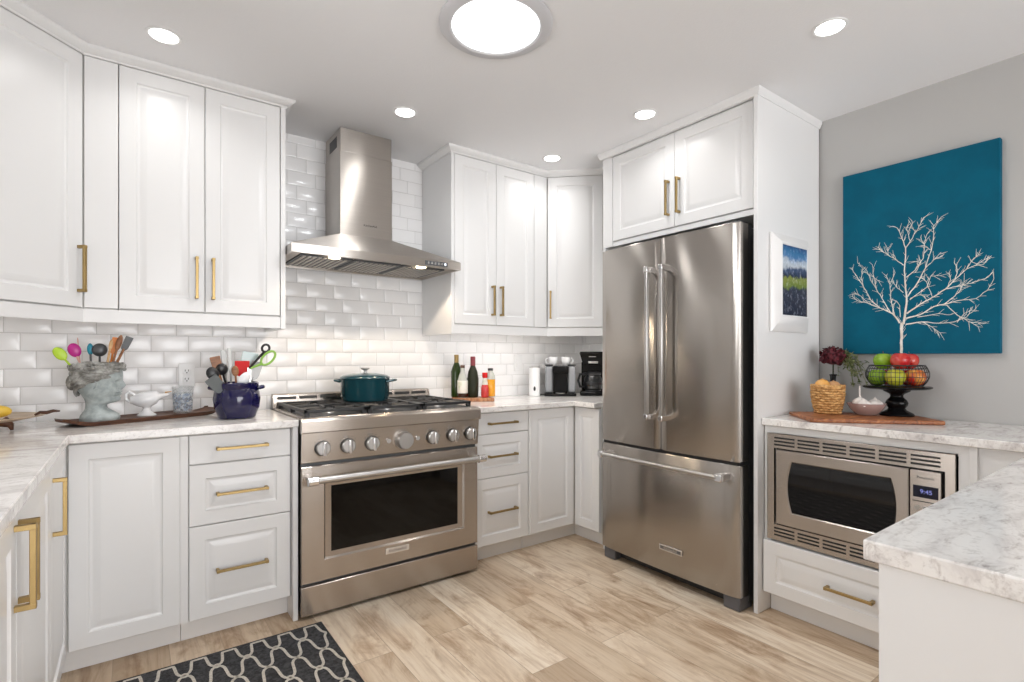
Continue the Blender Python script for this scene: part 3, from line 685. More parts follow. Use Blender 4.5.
# ------------------------------------------------------------------ wall pictures
t = thing('canvas_painting', 'large teal canvas of a bare white tree on the grey wall', 'painting', (XR, .848, 1.205))
cv = B(-.036, -.001, -.298, .298, 0, .903).build('canvas', 'canvas_teal', t, bevel=.002)
TREE = [[(0.896,1.206,7.6),(0.896,1.267,7.1),(0.895,1.311,7.6),(0.893,1.35,9.1)],[(0.888,1.344,6.6),(0.875,1.442,5.0),(0.879,1.508,4.0),(0.884,1.597,3.0),(0.879,1.701,2.5)],[(0.879,1.701,2.5),(0.893,1.747,2.0),(0.912,1.801,1.5),(0.93,1.813,1.0)],[(0.879,1.701,2.5),(0.861,1.73,2.0),(0.839,1.77,1.5),(0.821,1.804,1.5),(0.81,1.829,1.0)],[(0.839,1.77,1.5),(0.854,1.789,1.0),(0.854,1.822,1.0)],[(0.861,1.73,1.5),(0.87,1.77,1.0),(0.875,1.795,1.0)],[(0.887,1.621,2.5),(0.916,1.651,2.0),(0.95,1.679,1.5),(0.974,1.7,1.5),(0.988,1.721,1.0)],[(0.95,1.679,1.0),(0.95,1.709,1.0)],[(0.916,1.651,1.0),(0.928,1.679,1.0)],[(0.877,1.563,2.5),(0.843,1.591,2.0),(0.812,1.641,2.0),(0.808,1.705,1.5),(0.799,1.748,1.0)],[(0.87,1.474,3.5),(0.834,1.531,3.0),(0.803,1.597,2.5),(0.782,1.674,2.0),(0.773,1.741,1.5),(0.773,1.783,1.5),(0.746,1.817,1.0)],[(0.803,1.597,2.0),(0.773,1.63,1.5),(0.743,1.641,1.0)],[(0.773,1.63,1.5),(0.746,1.66,1.0)],[(0.782,1.674,1.5),(0.806,1.699,1.0),(0.821,1.739,1.0)],[(0.902,1.35,5.5),(0.93,1.396,4.0),(0.983,1.428,3.0),(1.023,1.472,2.5),(1.043,1.52,2.0),(1.069,1.569,2.0),(1.09,1.607,1.5),(1.11,1.641,1.0)],[(1.053,1.538,1.5),(1.062,1.586,1.5),(1.057,1.632,1.0),(1.078,1.66,1.0)],[(0.983,1.428,2.5),(1.033,1.455,2.0),(1.079,1.471,1.5),(1.101,1.494,1.0)],[(1.033,1.455,1.5),(1.064,1.493,1.0),(1.084,1.506,1.0)],[(0.94,1.405,3.0),(0.974,1.473,2.0),(0.998,1.521,2.0),(1.008,1.579,1.5),(1.015,1.643,1.0)],[(0.998,1.521,1.5),(1.023,1.57,1.5),(1.04,1.62,1.0)],[(1.008,1.579,1.0),(0.988,1.56,1.0)],[(0.924,1.39,2.5),(0.939,1.481,2.0),(0.941,1.537,1.5),(0.956,1.578,1.0)],[(0.941,1.537,1.5),(0.921,1.591,1.0)],[(0.888,1.493,2.0),(0.912,1.517,1.5),(0.93,1.547,1.0)],[(0.9,1.378,2.0),(0.902,1.433,1.5),(0.916,1.457,1.5),(0.928,1.43,1.0)],[(0.875,1.393,4.5),(0.825,1.432,3.5),(0.778,1.46,3.0),(0.731,1.493,3.0),(0.699,1.531,2.5),(0.659,1.572,2.0),(0.612,1.595,1.5),(0.577,1.617,1.0)],[(0.624,1.59,1.0),(0.643,1.603,1.0),(0.62,1.627,1.0)],[(0.659,1.572,1.5),(0.634,1.616,1.0)],[(0.699,1.531,2.0),(0.689,1.571,1.5),(0.7,1.605,1.0)],[(0.727,1.496,1.5),(0.713,1.532,1.5),(0.719,1.562,1.0)],[(0.643,1.58,1.5),(0.605,1.584,1.0),(0.582,1.608,1.0)],[(0.727,1.494,2.0),(0.691,1.501,2.0),(0.643,1.509,1.5),(0.597,1.523,1.5),(0.576,1.544,1.0)],[(0.877,1.371,4.5),(0.825,1.384,3.5),(0.773,1.418,3.0),(0.74,1.425,2.5),(0.691,1.437,2.0),(0.628,1.441,1.5),(0.59,1.473,1.5),(0.57,1.52,1.0)],[(0.74,1.423,2.5),(0.699,1.458,2.0),(0.679,1.482,1.5),(0.667,1.517,1.0)],[(0.879,1.343,4.0),(0.817,1.351,3.0),(0.756,1.342,2.0),(0.699,1.345,2.0),(0.659,1.363,1.5),(0.628,1.399,1.0)],[(0.727,1.421,2.0),(0.691,1.375,2.0),(0.651,1.342,1.5),(0.606,1.332,1.0)],[(0.659,1.348,1.0),(0.62,1.32,1.0)],[(0.817,1.351,2.0),(0.782,1.328,1.5),(0.751,1.299,1.0)],[(0.691,1.342,1.5),(0.667,1.379,1.0),(0.643,1.392,1.0)],[(0.834,1.374,2.0),(0.756,1.385,1.5),(0.715,1.377,1.0)],[(0.863,1.457,2.5),(0.799,1.508,2.0),(0.784,1.557,1.5),(0.75,1.555,1.0)],[(0.778,1.46,1.5),(0.799,1.532,1.0),(0.817,1.555,1.0)],[(0.861,1.463,1.5),(0.825,1.476,1.0),(0.799,1.468,1.0)],[(0.843,1.58,1.5),(0.821,1.621,1.0),(0.839,1.632,1.0)]]
tr = MB()
def strip_flat(mb, pts, ws, x):
    n = len(pts); L = []; R_ = []
    for i in range(n):
        a = Vector(pts[max(0, i - 1)]); b_ = Vector(pts[min(n - 1, i + 1)]); d = (b_ - a)
        if d.length < 1e-6: d = Vector((0, 1))
        d.normalize(); p = Vector(pts[i]); nrm = Vector((-d.y, d.x)) * ws[i]
        L.append(p + nrm); R_.append(p - nrm)
    rs = [[(x, L[i].x, L[i].y), (x, R_[i].x, R_[i].y), (x - .0012, R_[i].x, R_[i].y), (x - .0012, L[i].x, L[i].y)] for i in range(n)]
    mb.rings(rs)
rt = random.Random(3)
for br_ in TREE:
    pts = [(y - .848, z - 1.205) for y, z, w in br_]; ws = [max(.0009, w * .00072) for y, z, w in br_]
    # densify with a little waviness
    P2, W2 = [pts[0]], [ws[0]]
    for (p, q_, w0, w1) in zip(pts, pts[1:], ws, ws[1:]):
        for k in (1, 2, 3):
            u = k / 3; j = .0018 if k < 3 else 0
            P2.append((p[0] + (q_[0] - p[0]) * u + rt.uniform(-j, j), p[1] + (q_[1] - p[1]) * u + rt.uniform(-j, j))); W2.append(w0 + (w1 - w0) * u)
    strip_flat(tr, P2, W2, -.0355)
    if ws[0] < .0085:
        for k in range(2, len(P2)):
            for _ in range(2):
                if rt.random() < .62:
                    p = P2[k]; q_ = P2[k - 1]; a = math.atan2(p[1] - q_[1], p[0] - q_[0]) + rt.choice((-1, 1)) * rt.uniform(.3, .75); l = rt.uniform(.012, .040)
                    e = (p[0] + cos(a) * l, p[1] + sin(a) * l)
                    if abs(e[0]) < .285: strip_flat(tr, [p, e], [.0009, .0004], -.0356)
tr.build('painted_tree', 'canvas_white', t, smooth=False)

t = thing('framed_picture', 'small white-framed mountain meadow picture hanging on the white side panel', 'picture', (2.612, 1.2675, 1.312))
fw, fh = .180, .470
def RY(x0, x1, a, b_, y): return [(x0, y, a), (x1, y, a), (x1, y, b_), (x0, y, b_)]
MB().rings([RY(-fw, fw, 0, fh, -.001), RY(-fw, fw, 0, fh, -.010), RY(-fw + .006, fw - .006, .006, fh - .006, -.014), RY(-fw + .045, fw - .045, .062, fh - .042, -.036),
            RY(-fw + .052, fw - .052, .074, fh - .052, -.038), RY(-fw + .056, fw - .056, .079, fh - .056, -.036), RY(-fw + .056, fw - .056, .079, fh - .056, -.001)], close=True).build('frame', 'cab', t, angle=20)
B(-fw + .054, fw - .054, -.033, -.006, .077, fh - .054).build('print', 'meadow', t)

# ------------------------------------------------------------------ outlets
def outlet(x, z, label, kind):
    t = thing('wall_outlet', label, 'outlet', (x, YB - .007, z))
    pl_ = B(-.036, .036, -.006, .0, -.060, .060).build('cover_plate', 'whiteplastic', t, bevel=.002)
    if kind:
        for s_ in (-1, 1):
            sk = B(-.017, .017, -.0085, -.004, s_ * .0205 - .0145, s_ * .0205 + .0145).build('socket', 'whiteplastic', t, bevel=.002)
            h = MB()
            for xx in (-.007, .007): h.box(xx - .0014, xx + .0014, -.0090, -.007, s_ * .0205 - .001, s_ * .0205 + .008)
            h.box(-.0028, .0028, -.0090, -.007, s_ * .0205 - .010, s_ * .0205 - .005)
            h.build('slots', 'letter', sk)
    else:
        B(-.016, .016, -.009, -.004, -.033, .033).build('rocker_switch', 'whiteplastic', t, bevel=.002)
outlet(.2225, 1.098, 'white wall outlet with two sockets behind the blue patterned glass', True)
outlet(2.305, 1.147, 'white switch plate on the tiles behind the milk frother', False)

# ------------------------------------------------------------------ rug
t = thing('rug', 'charcoal rug with a cream trellis pattern on the plank floor', 'rug', (.28, 1.74, 0.0005))
rx, ry = .404, .641
B(-rx, rx, -ry, ry, 0, .008).build('pile', 'rugbase', t, bevel=.002)
rl = MB()
def flat_strip(mb, pts, w, z0, z1):
    n = len(pts); rs = []
    for i in range(n):
        a = Vector(pts[max(0, i - 1)]); b_ = Vector(pts[min(n - 1, i + 1)]); d = b_ - a
        d.normalize(); nn = Vector((-d.y, d.x)) * w; p = Vector(pts[i])
        rs.append([(p.x + nn.x, p.y + nn.y, z0), (p.x - nn.x, p.y - nn.y, z0), (p.x - nn.x, p.y - nn.y, z1), (p.x + nn.x, p.y + nn.y, z1)])
    mb.rings(rs)
PX, PY = .1047, .2435; ox, oy = .576 - .28, 2.271 - 1.74
SH = [(0, 0), (.10, .035), (.30, .10), (.42, .22), (.47, .36), (.5, .5), (.53, .64), (.58, .78), (.70, .90), (.90, .965), (1, 1)]
mx_, my_ = rx - .014, ry - .018
for i in range(-9, 2):
    for j in range(-6, 2):
        x0, y0 = ox + i * PX, oy + j * PY
        for sx in (-1, 1):
            for sy in (-1, 1):
                pts = []
                for u, v_ in SH:
                    x, y = x0 + sx * u * PX / 2, y0 + sy * v_ * PY / 2
                    if abs(x) > mx_ + .02 or abs(y) > my_ + .04: break
                    pts.append((max(-mx_, min(mx_, x)), max(-my_, min(my_, y))))
                pts = [p for k, p in enumerate(pts) if k == 0 or (Vector(p) - Vector(pts[k - 1])).length > 1e-4]
                if len(pts) > 2: flat_strip(rl, pts, .0052, .0078, .0092)
        if abs(x0) < mx_ and abs(y0) < my_:
            rl.rings([[(x0 + r * cos(2 * pi * k / 16), y0 + r * 1.15 * sin(2 * pi * k / 16), z) for k in range(16)] for r, z in ((.0075, .0078), (.0135, .0078), (.0135, .0095), (.0075, .0095))], close=True)
rl.build('trellis_pattern', 'rugline', t)

# ------------------------------------------------------------------ left counter: tray, head planter, bird, glass, crock, dish
CT = .9072
t = thing('serving_tray', 'long dark walnut tray under the head planter and white bird', 'tray', (.045, 2.905, CT), RAD(26))
L2, W2_ = .315, .105
rs = []
for k in range(25):
    u = -1 + 2 * k / 24; x = u * L2; e = abs(u); lift = max(0, (e - .72) / .28) ** 1.6 * .022
    wv = W2_ * math.sqrt(max(.12, 1 - max(0, (e - .85) / .16) ** 2)); tk = .018 - .006 * max(0, (e - .7) / .3)
    zb = lift
    rs.append([(x, -wv, zb + tk), (x, -wv * .9, zb), (x, wv * .9, zb), (x, wv, zb + tk), (x, wv * .93, zb + tk), (x, wv * .80, zb + tk - .006), (x, -wv * .80, zb + tk - .006), (x, -wv * .93, zb + tk)])
tag_tray = MB().rings(rs).build('board', 'walnut', t, angle=30)
TZ = CT + .0125

t = thing('head_planter', 'grey-green stone planter shaped like a classical head, full of utensils, on the tray', 'planter', (-.116, 2.812, TZ), RAD(-8))
LV = [(0, .080, -.070, .070), (.012, .088, -.072, .076), (.026, .084, -.068, .074), (.040, .060, -.058, .060), (.052, .038, -.050, .047), (.066, .033, -.048, .043), (.073, .046, -.048, .044), (.078, .072, -.049, .047),
      (.086, .088, -.050, .052), (.095, .091, -.053, .056), (.101, .086, -.057, .060), (.106, .086, -.060, .062), (.111, .094, -.063, .065), (.116, .089, -.066, .067), (.121, .096, -.070, .069), (.128, .090, -.075, .071), (.136, .090, -.079, .072),
      (.148, .090, -.085, .073), (.160, .088, -.090, .074), (.168, .087, -.093, .075), (.176, .094, -.096, .076), (.188, .098, -.099, .077), (.205, .097, -.101, .078), (.222, .092, -.100, .077), (.236, .083, -.094, .072), (.240, .076, -.088, .066), (.236, .070, -.082, .060), (.15, .05, -.06, .045)]
def g(a, s_): return math.exp(-(a / s_) ** 2)
rs = []; NA = 72
for z, f, b_, w in LV:
    r_ = []
    for k in range(NA):
        a = 2 * pi * k / NA; a = a - 2 * pi if a > pi else a
        c0 = .004; x = c0 + ((f - c0) if cos(a) > 0 else (c0 - b_)) * cos(a); y = w * sin(a)
        nose = (.017 * g(z - .143, .009) + .014 * g(z - .157, .012) + .006 * g(z - .168, .01)) * g(a, .17)
        sock = -.010 * g(z - .165, .008) * (g(a - .42, .17) + g(a + .42, .17)) + .004 * g(z - .1635, .004) * (g(a - .42, .1) + g(a + .42, .1))
        brow = .004 * g(z - .178, .005) * (g(a - .42, .25) + g(a + .42, .25)); cheek = .004 * g(z - .135, .015) * (g(a - .75, .3) + g(a + .75, .3))
        if z < .236 or f > .07: d_ = nose + sock + brow + cheek
        else: d_ = 0
        r_.append((x + d_ * cos(a), y + d_ * sin(a), z))
    rs.append(r_)
SH_ = Matrix.Diagonal((.87, .92, 1, 1)); hm = MB(); hm.X = SH_; hm.rings(rs)
hb_ = hm.build('bust', 'patina', t, angle=60)
for s_ in (-1, 1):
    q = MB(); q.X = SH_; q.tube([(-.004, s_ * .074, .166), (.004, s_ * .079, .172), (.011, s_ * .078, .160), (.006, s_ * .076, .146), (-.002, s_ * .073, .138)], [.004, .005, .005, .005, .004], 8); q.build('ear', 'patina', t)
hr = MB(); hr.X = SH_; rh = random.Random(5)
def headp(a, z, out=.003):
    f, b_, w = .097, -.101, .078
    if z < .16: b_ = -.098 + (.16 - z) * .35; w = .076 - (.16 - z) * .2
    x = .004 + ((f - .004) if cos(a) > 0 else (.004 - b_)) * cos(a); y = w * sin(a)
    return (x + cos(a) * out, y + sin(a) * out, z)
for sd in (-1, 1):
    for k in range(26):
        u = k / 25; a0 = .15 + .95 * u; z0 = .232 - .045 * u + rh.uniform(-.004, .004); z1 = .225 - .115 * u + rh.uniform(-.006, .006); ph = rh.uniform(0, 6.28); wv = rh.uniform(.003, .006); pts = []
        for q_ in range(22):
            v = q_ / 21; pts.append(headp(sd * (a0 + (2.95 - a0) * v), z0 + (z1 - z0) * v ** 1.3 + wv * math.sin(v * 15 + ph) + .012 * math.sin(pi * v) * (1 - u), .002 + .0035 * math.sin(v * 11 + ph * 2)))
        hr.tube(pts, [.003 + .004 * min(1, j / 5, (21 - j) / 4 + .3) for j in range(22)], 6)
for k in range(46):
    a = -pi + 2 * pi * k / 46 + rh.uniform(-.05, .05); p = headp(a, .226 + rh.uniform(-.012, .016), .006)
    hr.blob(p, (rh.uniform(.007, .012), rh.uniform(.007, .012), rh.uniform(.006, .011)), 8, 6)
hr.blob((-.098, 0, .165), (.024, .034, .034), 14, 8)
hr.build('hair', 'hairpatina', t, angle=70)

def utensil(name, label, cat, base, tip, hl, hw_, hmat, bmat, shape='oval', hr_=.0045, group=None, flat_=.22, face=(0, -1, 0)):
    t = thing(name, label, cat, base, 0, group)
    d = Vector(tip) - Vector(base); Ln = d.length; d.normalize()
    n_ = Vector(face); n_ = (n_ - d * n_.dot(d)).normalized(); s_ = d.cross(n_)
    Mx = Matrix((( s_.x, n_.x, d.x, 0), (s_.y, n_.y, d.y, 0), (s_.z, n_.z, d.z, 0), (0, 0, 0, 1)))
    h = MB(); h.X = Mx; h.tube([(0, 0, 0), (0, 0, Ln - hl * .85)], [hr_, hr_ * .85], 8); h.build('handle', hmat, t)
    b_ = MB(); b_.X = Mx; c0 = Ln - hl / 2
    if shape == 'oval': b_.blob((0, 0, c0), (hw_ / 2, hw_ / 2 * flat_, hl / 2), 16, 10)
    elif shape == 'flat': 
        rr = [( .25, 0), (.75, .12), (.95, .3), (1, .7), (1, .97), (.92, 1)]
        b_.rings([[(hw_ / 2 * k * q_, p * .0035, Ln - hl + hl * u) for q_, p in ((-1, -1), (1, -1), (1, 1), (-1, 1))] for k, u in rr])
    elif shape == 'whisk':
        for k in range(5):
            a = k * pi / 5; b_.tube([(cos(a) * hw_ / 2 * sin(pi * u), sin(a) * hw_ / 2 * sin(pi * u), Ln - hl + hl * (.5 - .5 * cos(pi * u))) for u in [j / 10 for j in range(11)]] , .0012, 5)
    o = b_.build('head', bmat, t, bevel=.001 if shape == 'flat' else 0); return t
hx_, hy_ = -.125, 2.812
def hp(dx, z, dy=0.): return (hx_ + dx, hy_ + dy, z)
utensil('silicone_spatula', 'lime green silicone spatula leaning out of the head planter', 'spatula', hp(-.03, 1.08), hp(-.130, 1.228), .060, .040, 'lime', 'lime', 'oval')
utensil('serving_spoon', 'magenta silicone spoon standing in the head planter', 'spoon', hp(-.025, 1.08, .02), hp(-.078, 1.247, .02), .060, .044, 'pink', 'magenta', 'oval', flat_=.35)
utensil('silicone_brush', 'small teal brush standing beside the magenta spoon', 'brush', hp(-.012, 1.08, .01), hp(-.018, 1.248, .01), .050, .022, 'darksteel', 'teal', 'oval', flat_=.5)
utensil('skewer', 'thin pink stick between lime and teal utensils in the planter', 'skewer', hp(-.045, 1.09, .03), hp(-.060, 1.272, .03), .03, .005, 'pink', 'pink', 'oval', .002, flat_=1)
utensil('ladle', 'dark steel ladle with round bowl standing in the head planter', 'ladle', hp(.015, 1.08, .0), hp(.014, 1.248, .0), .056, .054, 'darksteel', 'darksteel', 'oval', flat_=.6)
utensil('spatula', 'orange spatula standing in the head planter next to a wooden spoon', 'spatula', hp(.04, 1.09, .02), hp(.068, 1.275, .02), .075, .022, 'orange', 'orange', 'flat')
utensil('wooden_spoon', 'dark wooden spoon leaning right in the head planter', 'spoon', hp(.04, 1.09, -.01), hp(.088, 1.285, -.01), .07, .022, 'brownwood', 'brownwood', 'oval', .005, flat_=.5)
utensil('wooden_stick', 'light wooden stick standing between orange spatula and dark ladle', 'utensil', hp(.03, 1.09, -.03), hp(.056, 1.265, -.03), .05, .014, 'lightwood', 'lightwood', 'oval', .005, flat_=.6)
utensil('turner', 'black turner sticking out furthest right of the head planter', 'turner', hp(.045, 1.10, .02), hp(.118, 1.278, .02), .066, .028, 'brownwood', 'blackplastic', 'flat', .006)

# white bird dish on the tray
t = thing('bird_dish', 'white ceramic bird-shaped dish on a foot, between planter and glass', 'dish', (.055, 2.938, TZ))
MB().lathe([(.038, 0), (.038, .004), (.026, .014), (.016, .026), (.014, .034), (.020, .042)], 28).build('foot', 'ceramic', t)
bd_ = MB(); rs = []
for k in range(19):
    u = k / 18; x = -.062 + .150 * u
    h_ = .038 * math.sin(pi * min(1, u * 1.25 + .06)) ** .7 if u < .72 else .038 * math.sin(pi * (.96)) ** .7 * 0 + .016 - .010 * (u - .72) / .28
    if u < .72: h_ = max(.016, .037 * math.sin(pi * min(1., (u + .05) / .95)) ** .65)
    zc = .074 + .022 * max(0, u - .45) / .55
    rs.append([(x, h_ * .95 * cos(2 * pi * j / 20), zc + h_ * sin(2 * pi * j / 20)) for j in range(20)])
bd_.rings(rs); bd_.build('body', 'ceramic', t, angle=60)
MB().tube([(.070, -.008, .104), (.085, -.008, .1065), (.096, -.006, .108)], [.004, .003, .0015], 8).build('beak', 'lightwood', t)
hl_ = MB()
hl_.tube([(-.045, 0, .095), (-.066, 0, .112), (-.078, 0, .102), (-.078, 0, .078), (-.064, 0, .066)], .0065, 10); hl_.build('handle', 'ceramic', t)
# blue patterned glass
t = thing('drinking_glass', 'clear tumbler with blue mosaic pattern on the right end of the tray', 'glass', (.200, 2.985, TZ))
MB().lathe([(.036, 0), (.040, .004), (.046, .128), (.044, .128), (.038, .008), (.0, .008)], 36, cap1=False).build('tumbler', 'thinglass', t)
MB().lathe([(.0385, .012), (.0425, .095)], 36, cap0=False, cap1=False).build('mosaic_pattern', 'mosaic', t)

# cobalt crock with utensils
t = thing('crock', 'glossy cobalt blue stoneware crock full of kitchen utensils beside the range', 'crock', (.395, 2.712, CT))
MB().lathe([(.070, 0), (.078, .004), (.094, .05), (.099, .09), (.094, .122), (.088, .135), (.091, .141), (.092, .163), (.087, .166), (.082, .160), (.082, .120), (.07, .012)], 48).build('pot', 'cobalt', t, angle=40)
for s_ in (-1, 1):
    a = RAD(-12) if s_ > 0 else RAD(168)
    MB().tube([(cos(a) * .088 + -sin(a) * w_, sin(a) * .088 + cos(a) * w_, .138 + 0 * w_) if abs(w_) > .02 else (cos(a) * .110 - sin(a) * w_, sin(a) * .110 + cos(a) * w_, .143) for w_ in (-.028, -.018, 0, .018, .028)], .009, 10).build('lug', 'cobalt', t)
cx_, cy_ = .395, 2.712
def kp_(dx, z, dy=0.): return (cx_ + dx, cy_ + dy, z)
utensil('wooden_turner', 'brown wooden turner leaning left out of the blue crock', 'turner', kp_(-.035, .96, .01), kp_(-.090, 1.192, .01), .075, .042, 'brownwood', 'brownwood', 'flat', .006)
utensil('slotted_spoon', 'black nylon spoon leaning far left over the crock rim', 'spoon', kp_(-.03, .96, -.03), kp_(-.115, 1.143, -.03), .06, .05, 'blackplastic', 'blackplastic', 'oval', .006, flat_=.4)
utensil('turner', 'wide dark grey turner lowest at the left of the crock rim', 'turner', kp_(-.01, .97, -.055), kp_(-.115, 1.098, -.055), .085, .055, 'greysil', 'greysil', 'flat', .006)
utensil('palette_knife', 'tall steel palette knife standing upright, left of the other steel blade in the crock', 'palette knife', kp_(-.03, .96, .02), kp_(-.055, 1.222, .02), .11, .020, 'dullsteel', 'dullsteel', 'flat')
utensil('steel_spatula', 'tallest narrow steel spatula standing upright near the middle of the crock', 'spatula', kp_(-.02, .96, .0), kp_(-.032, 1.232, .0), .12, .016, 'dullsteel', 'dullsteel', 'flat')
utensil('red_scraper', 'red silicone scraper with a broad blade in the blue crock', 'spatula', kp_(.02, .96, .0), kp_(.022, 1.172, .0), .075, .062, 'red', 'red', 'flat')
utensil('ceramic_spoon', 'white spoon lying across the front rim of the crock', 'spoon', kp_(-.03, 1.02, -.05), kp_(.045, 1.118, -.045), .075, .045, 'ceramic', 'ceramic', 'oval', flat_=.5)
utensil('grater', 'flat steel grater leaning right behind the red scraper', 'grater', kp_(.035, .97, .02), kp_(.092, 1.168, .02), .09, .05, 'blackplastic', 'dullsteel', 'flat')
utensil('nylon_ladle', 'black nylon ladle between the wooden turner and the steel blades in the crock', 'ladle', kp_(-.02, .97, .03), kp_(-.068, 1.160, .0), .055, .05, 'blackplastic', 'blackplastic', 'oval', .006, flat_=.5)
utensil('wooden_fork', 'small brown wooden spoon just left of the red scraper', 'spoon', kp_(.0, .97, -.02), kp_(-.012, 1.150, -.02), .05, .03, 'brownwood', 'brownwood', 'oval', .005, flat_=.4)
utensil('clear_turner', 'pale translucent turner standing at the back of the crock', 'turner', kp_(.02, .97, .045), kp_(.066, 1.212, .045), .085, .07, 'paleblue', 'paleblue', 'flat')
t = thing('scissors', 'kitchen scissors with lime green looped grips in the crock', 'scissors', kp_(.05, .97, -.01))
B(-.008, .008, -.0015, .0015, 0, .17).build('blade', 'satin', t)
for nm, col, c0, rr, tl in (('grip', 'greenplastic', (.082, .215), (.022, .040), .75), ('grip', 'blackplastic', (.072, .262), (.016, .018), .4)):
    pts = []
    for k in range(18):
        a = 2 * pi * k / 18; x, z = rr[0] * cos(a), rr[1] * sin(a); pts.append((c0[0] + x * cos(tl) + z * sin(tl), 0.004 if col != 'greenplastic' else 0, c0[1] - x * sin(tl) + z * cos(tl)))
    q = MB(); q.tube(pts, .0055, 8, closed=True); 
    q.tube([(0, 0, .165), (c0[0] - rr[1] * sin(tl) * .9, 0, c0[1] - rr[1] * cos(tl) * .9)], .0055, 8)
    q.build(nm, col, t)

# footed wooden dish at the picture edge
t = thing('footed_dish', 'wooden footed dish on the counter at the far left edge', 'dish', (-.455, 2.762, CT + .003))
MB().lathe([(.02, .030), (.10, .034), (.175, .050), (.178, .054), (.10, .042), (.02, .038)], 40).build('bowl', 'palewood', t)
for k in range(3):
    a = RAD(-17 + 120 * k); MB().tube([(cos(a) * .060, sin(a) * .060, .034), (cos(a) * .085, sin(a) * .085, .018), (cos(a) * .088, sin(a) * .088, .0)], [.022, .011, .005], 10).build('foot', 'walnut', t)
MB().tube([(.150, -.03, .054), (.165, -.035, .064), (.185, -.04, .062), (.205, -.042, .068), (.225, -.044, .066)], [.004, .006, .007, .006, .003], 8).build('handle', 'walnut', t)
t = thing('lemon', 'yellow fruit in the wooden footed dish at the left edge', 'fruit', (-.415, 2.735, CT + .062))
MB().blob((0, 0, .014), (.045, .026, .024), 18, 12).build('peel', 'lemon', t)

# ------------------------------------------------------------------ dutch oven
t = thing('dutch_oven', 'teal enamel lidded pot standing on the gas grates of the range', 'pot', (1.053, 2.832, .9466), RAD(-36))
MB().lathe([(.112, 0), (.122, .004), (.130, .03), (.132, .118), (.134, .122), (.128, .122), (.126, .03), (.10, .01)], 56).build('pot', 'enamel', t)
ld = MB().lathe([(.1335, .123), (.136, .127), (.134, .133), (.118, .143), (.07, .152), (.02, .156)], 56).build('lid', 'enamel', t)
MB().lathe([(.010, .156), (.008, .164), (.010, .170), (.024, .176), (.025, .181), (.018, .184)], 28).build('knob', 'satin', ld)
for s_ in (-1, 1):
    MB().tube([(s_ * .128, -.045, .108), (s_ * .158, -.034, .114), (s_ * .170, 0, .116), (s_ * .158, .034, .114), (s_ * .128, .045, .108)], .0085, 10, flat=.8).build('side_handle', 'enamel', t)

# ------------------------------------------------------------------ bottles on a board
bb = MB().prism([(1.628, 2.862), (1.862, 2.738), (1.937, 2.880), (1.703, 3.004)], CT, CT + .022).build('bottle_board', 'butcher', None, bevel=.003)
tag(bb, 'small butcher-block board under the bottles right of the range', 'board')
BZ = CT + .0222
def bottle(name, label, x, y, prof, mt, parts):
    t = thing(name, label, 'bottle', (x, y, BZ), 0, 'bottles on the small board')
    MB().lathe(prof, 28).build('glass', mt, t, angle=40)
    for nm, m_, pr in parts: MB().lathe(pr, 28).build(nm, m_, t, angle=40)
WB = lambda r, h, hs, rn: [(r * .85, 0), (r, .006), (r, hs), (r * .8, hs + .025), (rn * 1.05, hs + .06), (rn, hs + .07), (rn, h)]
bottle('wine_bottle', 'tall green wine bottle behind the white-labelled bottle', 1.712, 2.958, WB(.036, .272, .165, .0135), 'greenglass', [('capsule', 'capsule_gold', [(.0145, .222), (.0148, .274), (.012, .276)])])
bottle('syrup_bottle', 'clear bottle with a white label, leftmost in front on the board', 1.712, 2.880, [(.028, 0), (.032, .005), (.033, .105), (.024, .140), (.0135, .165), (.0125, .195)], 'paleglass', [('label', 'paperlabel', [(.0334, .030), (.0338, .032), (.0338, .108), (.0330, .110)]), ('cap', 'walnut', [(.0145, .190), (.0145, .207), (.011, .209)]), ('contents', 'brownliquid', [(.0325, .004), (.0335, .006), (.0335, .028), (.0325, .029)])])
bottle('wrapped_bottle', 'dark olive textured bottle with red neck in the middle of the group', 1.782, 2.868, [(.030, 0), (.034, .005), (.037, .07), (.037, .12), (.030, .165), (.018, .195), (.0145, .205), (.0145, .245)], 'oliveglass', [('capsule', 'capsule_red', [(.0158, .205), (.0158, .262), (.013, .264)])])
bottle('sauce_bottle', 'small red sauce bottle with a red cap', 1.838, 2.812, [(.022, 0), (.025, .004), (.025, .058), (.019, .085), (.015, .11), (.014, .135)], 'redliquid', [('label', 'paperlabel', [(.0200, .082), (.0165, .104), (.0150, .125)]), ('cap', 'red', [(.017, .130), (.017, .158), (.014, .160)])])
bottle('oil_bottle', 'clear bottle of golden oil with a black cap, rightmost on the board', 1.888, 2.822, [(.027, 0), (.030, .004), (.031, .13), (.022, .155), (.015, .165), (.015, .175)], 'paleglass', [('contents', 'goldliquid', [(.029, .004), (.0304, .006), (.0314, .115), (.029, .118)]), ('cap', 'blackplastic', [(.0175, .172), (.0175, .186), (.015, .188)])])

# ------------------------------------------------------------------ coffee corner
t = thing('milk_frother', 'white cylindrical milk frother with a dark oval button', 'milk frother', (2.362, 2.955, CT), RAD(-38))
MB().lathe([(.038, 0), (.041, .003), (.041, .012), (.0395, .014), (.0385, .205)], 36).build('body', 'whiteplastic', t)
MB().lathe([(.0385, .205), (.037, .212), (.02, .214)], 36).build('lid', 'satin', t)
MB().blob((0, -.0395, .055), (.008, .003, .017), 16, 10).build('button', 'letter', t)
t = thing('capsule_coffee_machine', 'black and grey capsule coffee machine with white cups on top', 'coffee machine', (2.553, 2.893, CT), RAD(-40))
B(-.115, .115, -.115, .09, 0, .020).build('base', 'blackgloss', t, bevel=.006)
B(-.050, .055, -.075, .085, .020, .218).build('body', 'blackgloss', t, bevel=.012, seg=3)
B(-.056, .060, -.10, -.072, .165, .218).build('spout_head', 'blackgloss', t, bevel=.008)
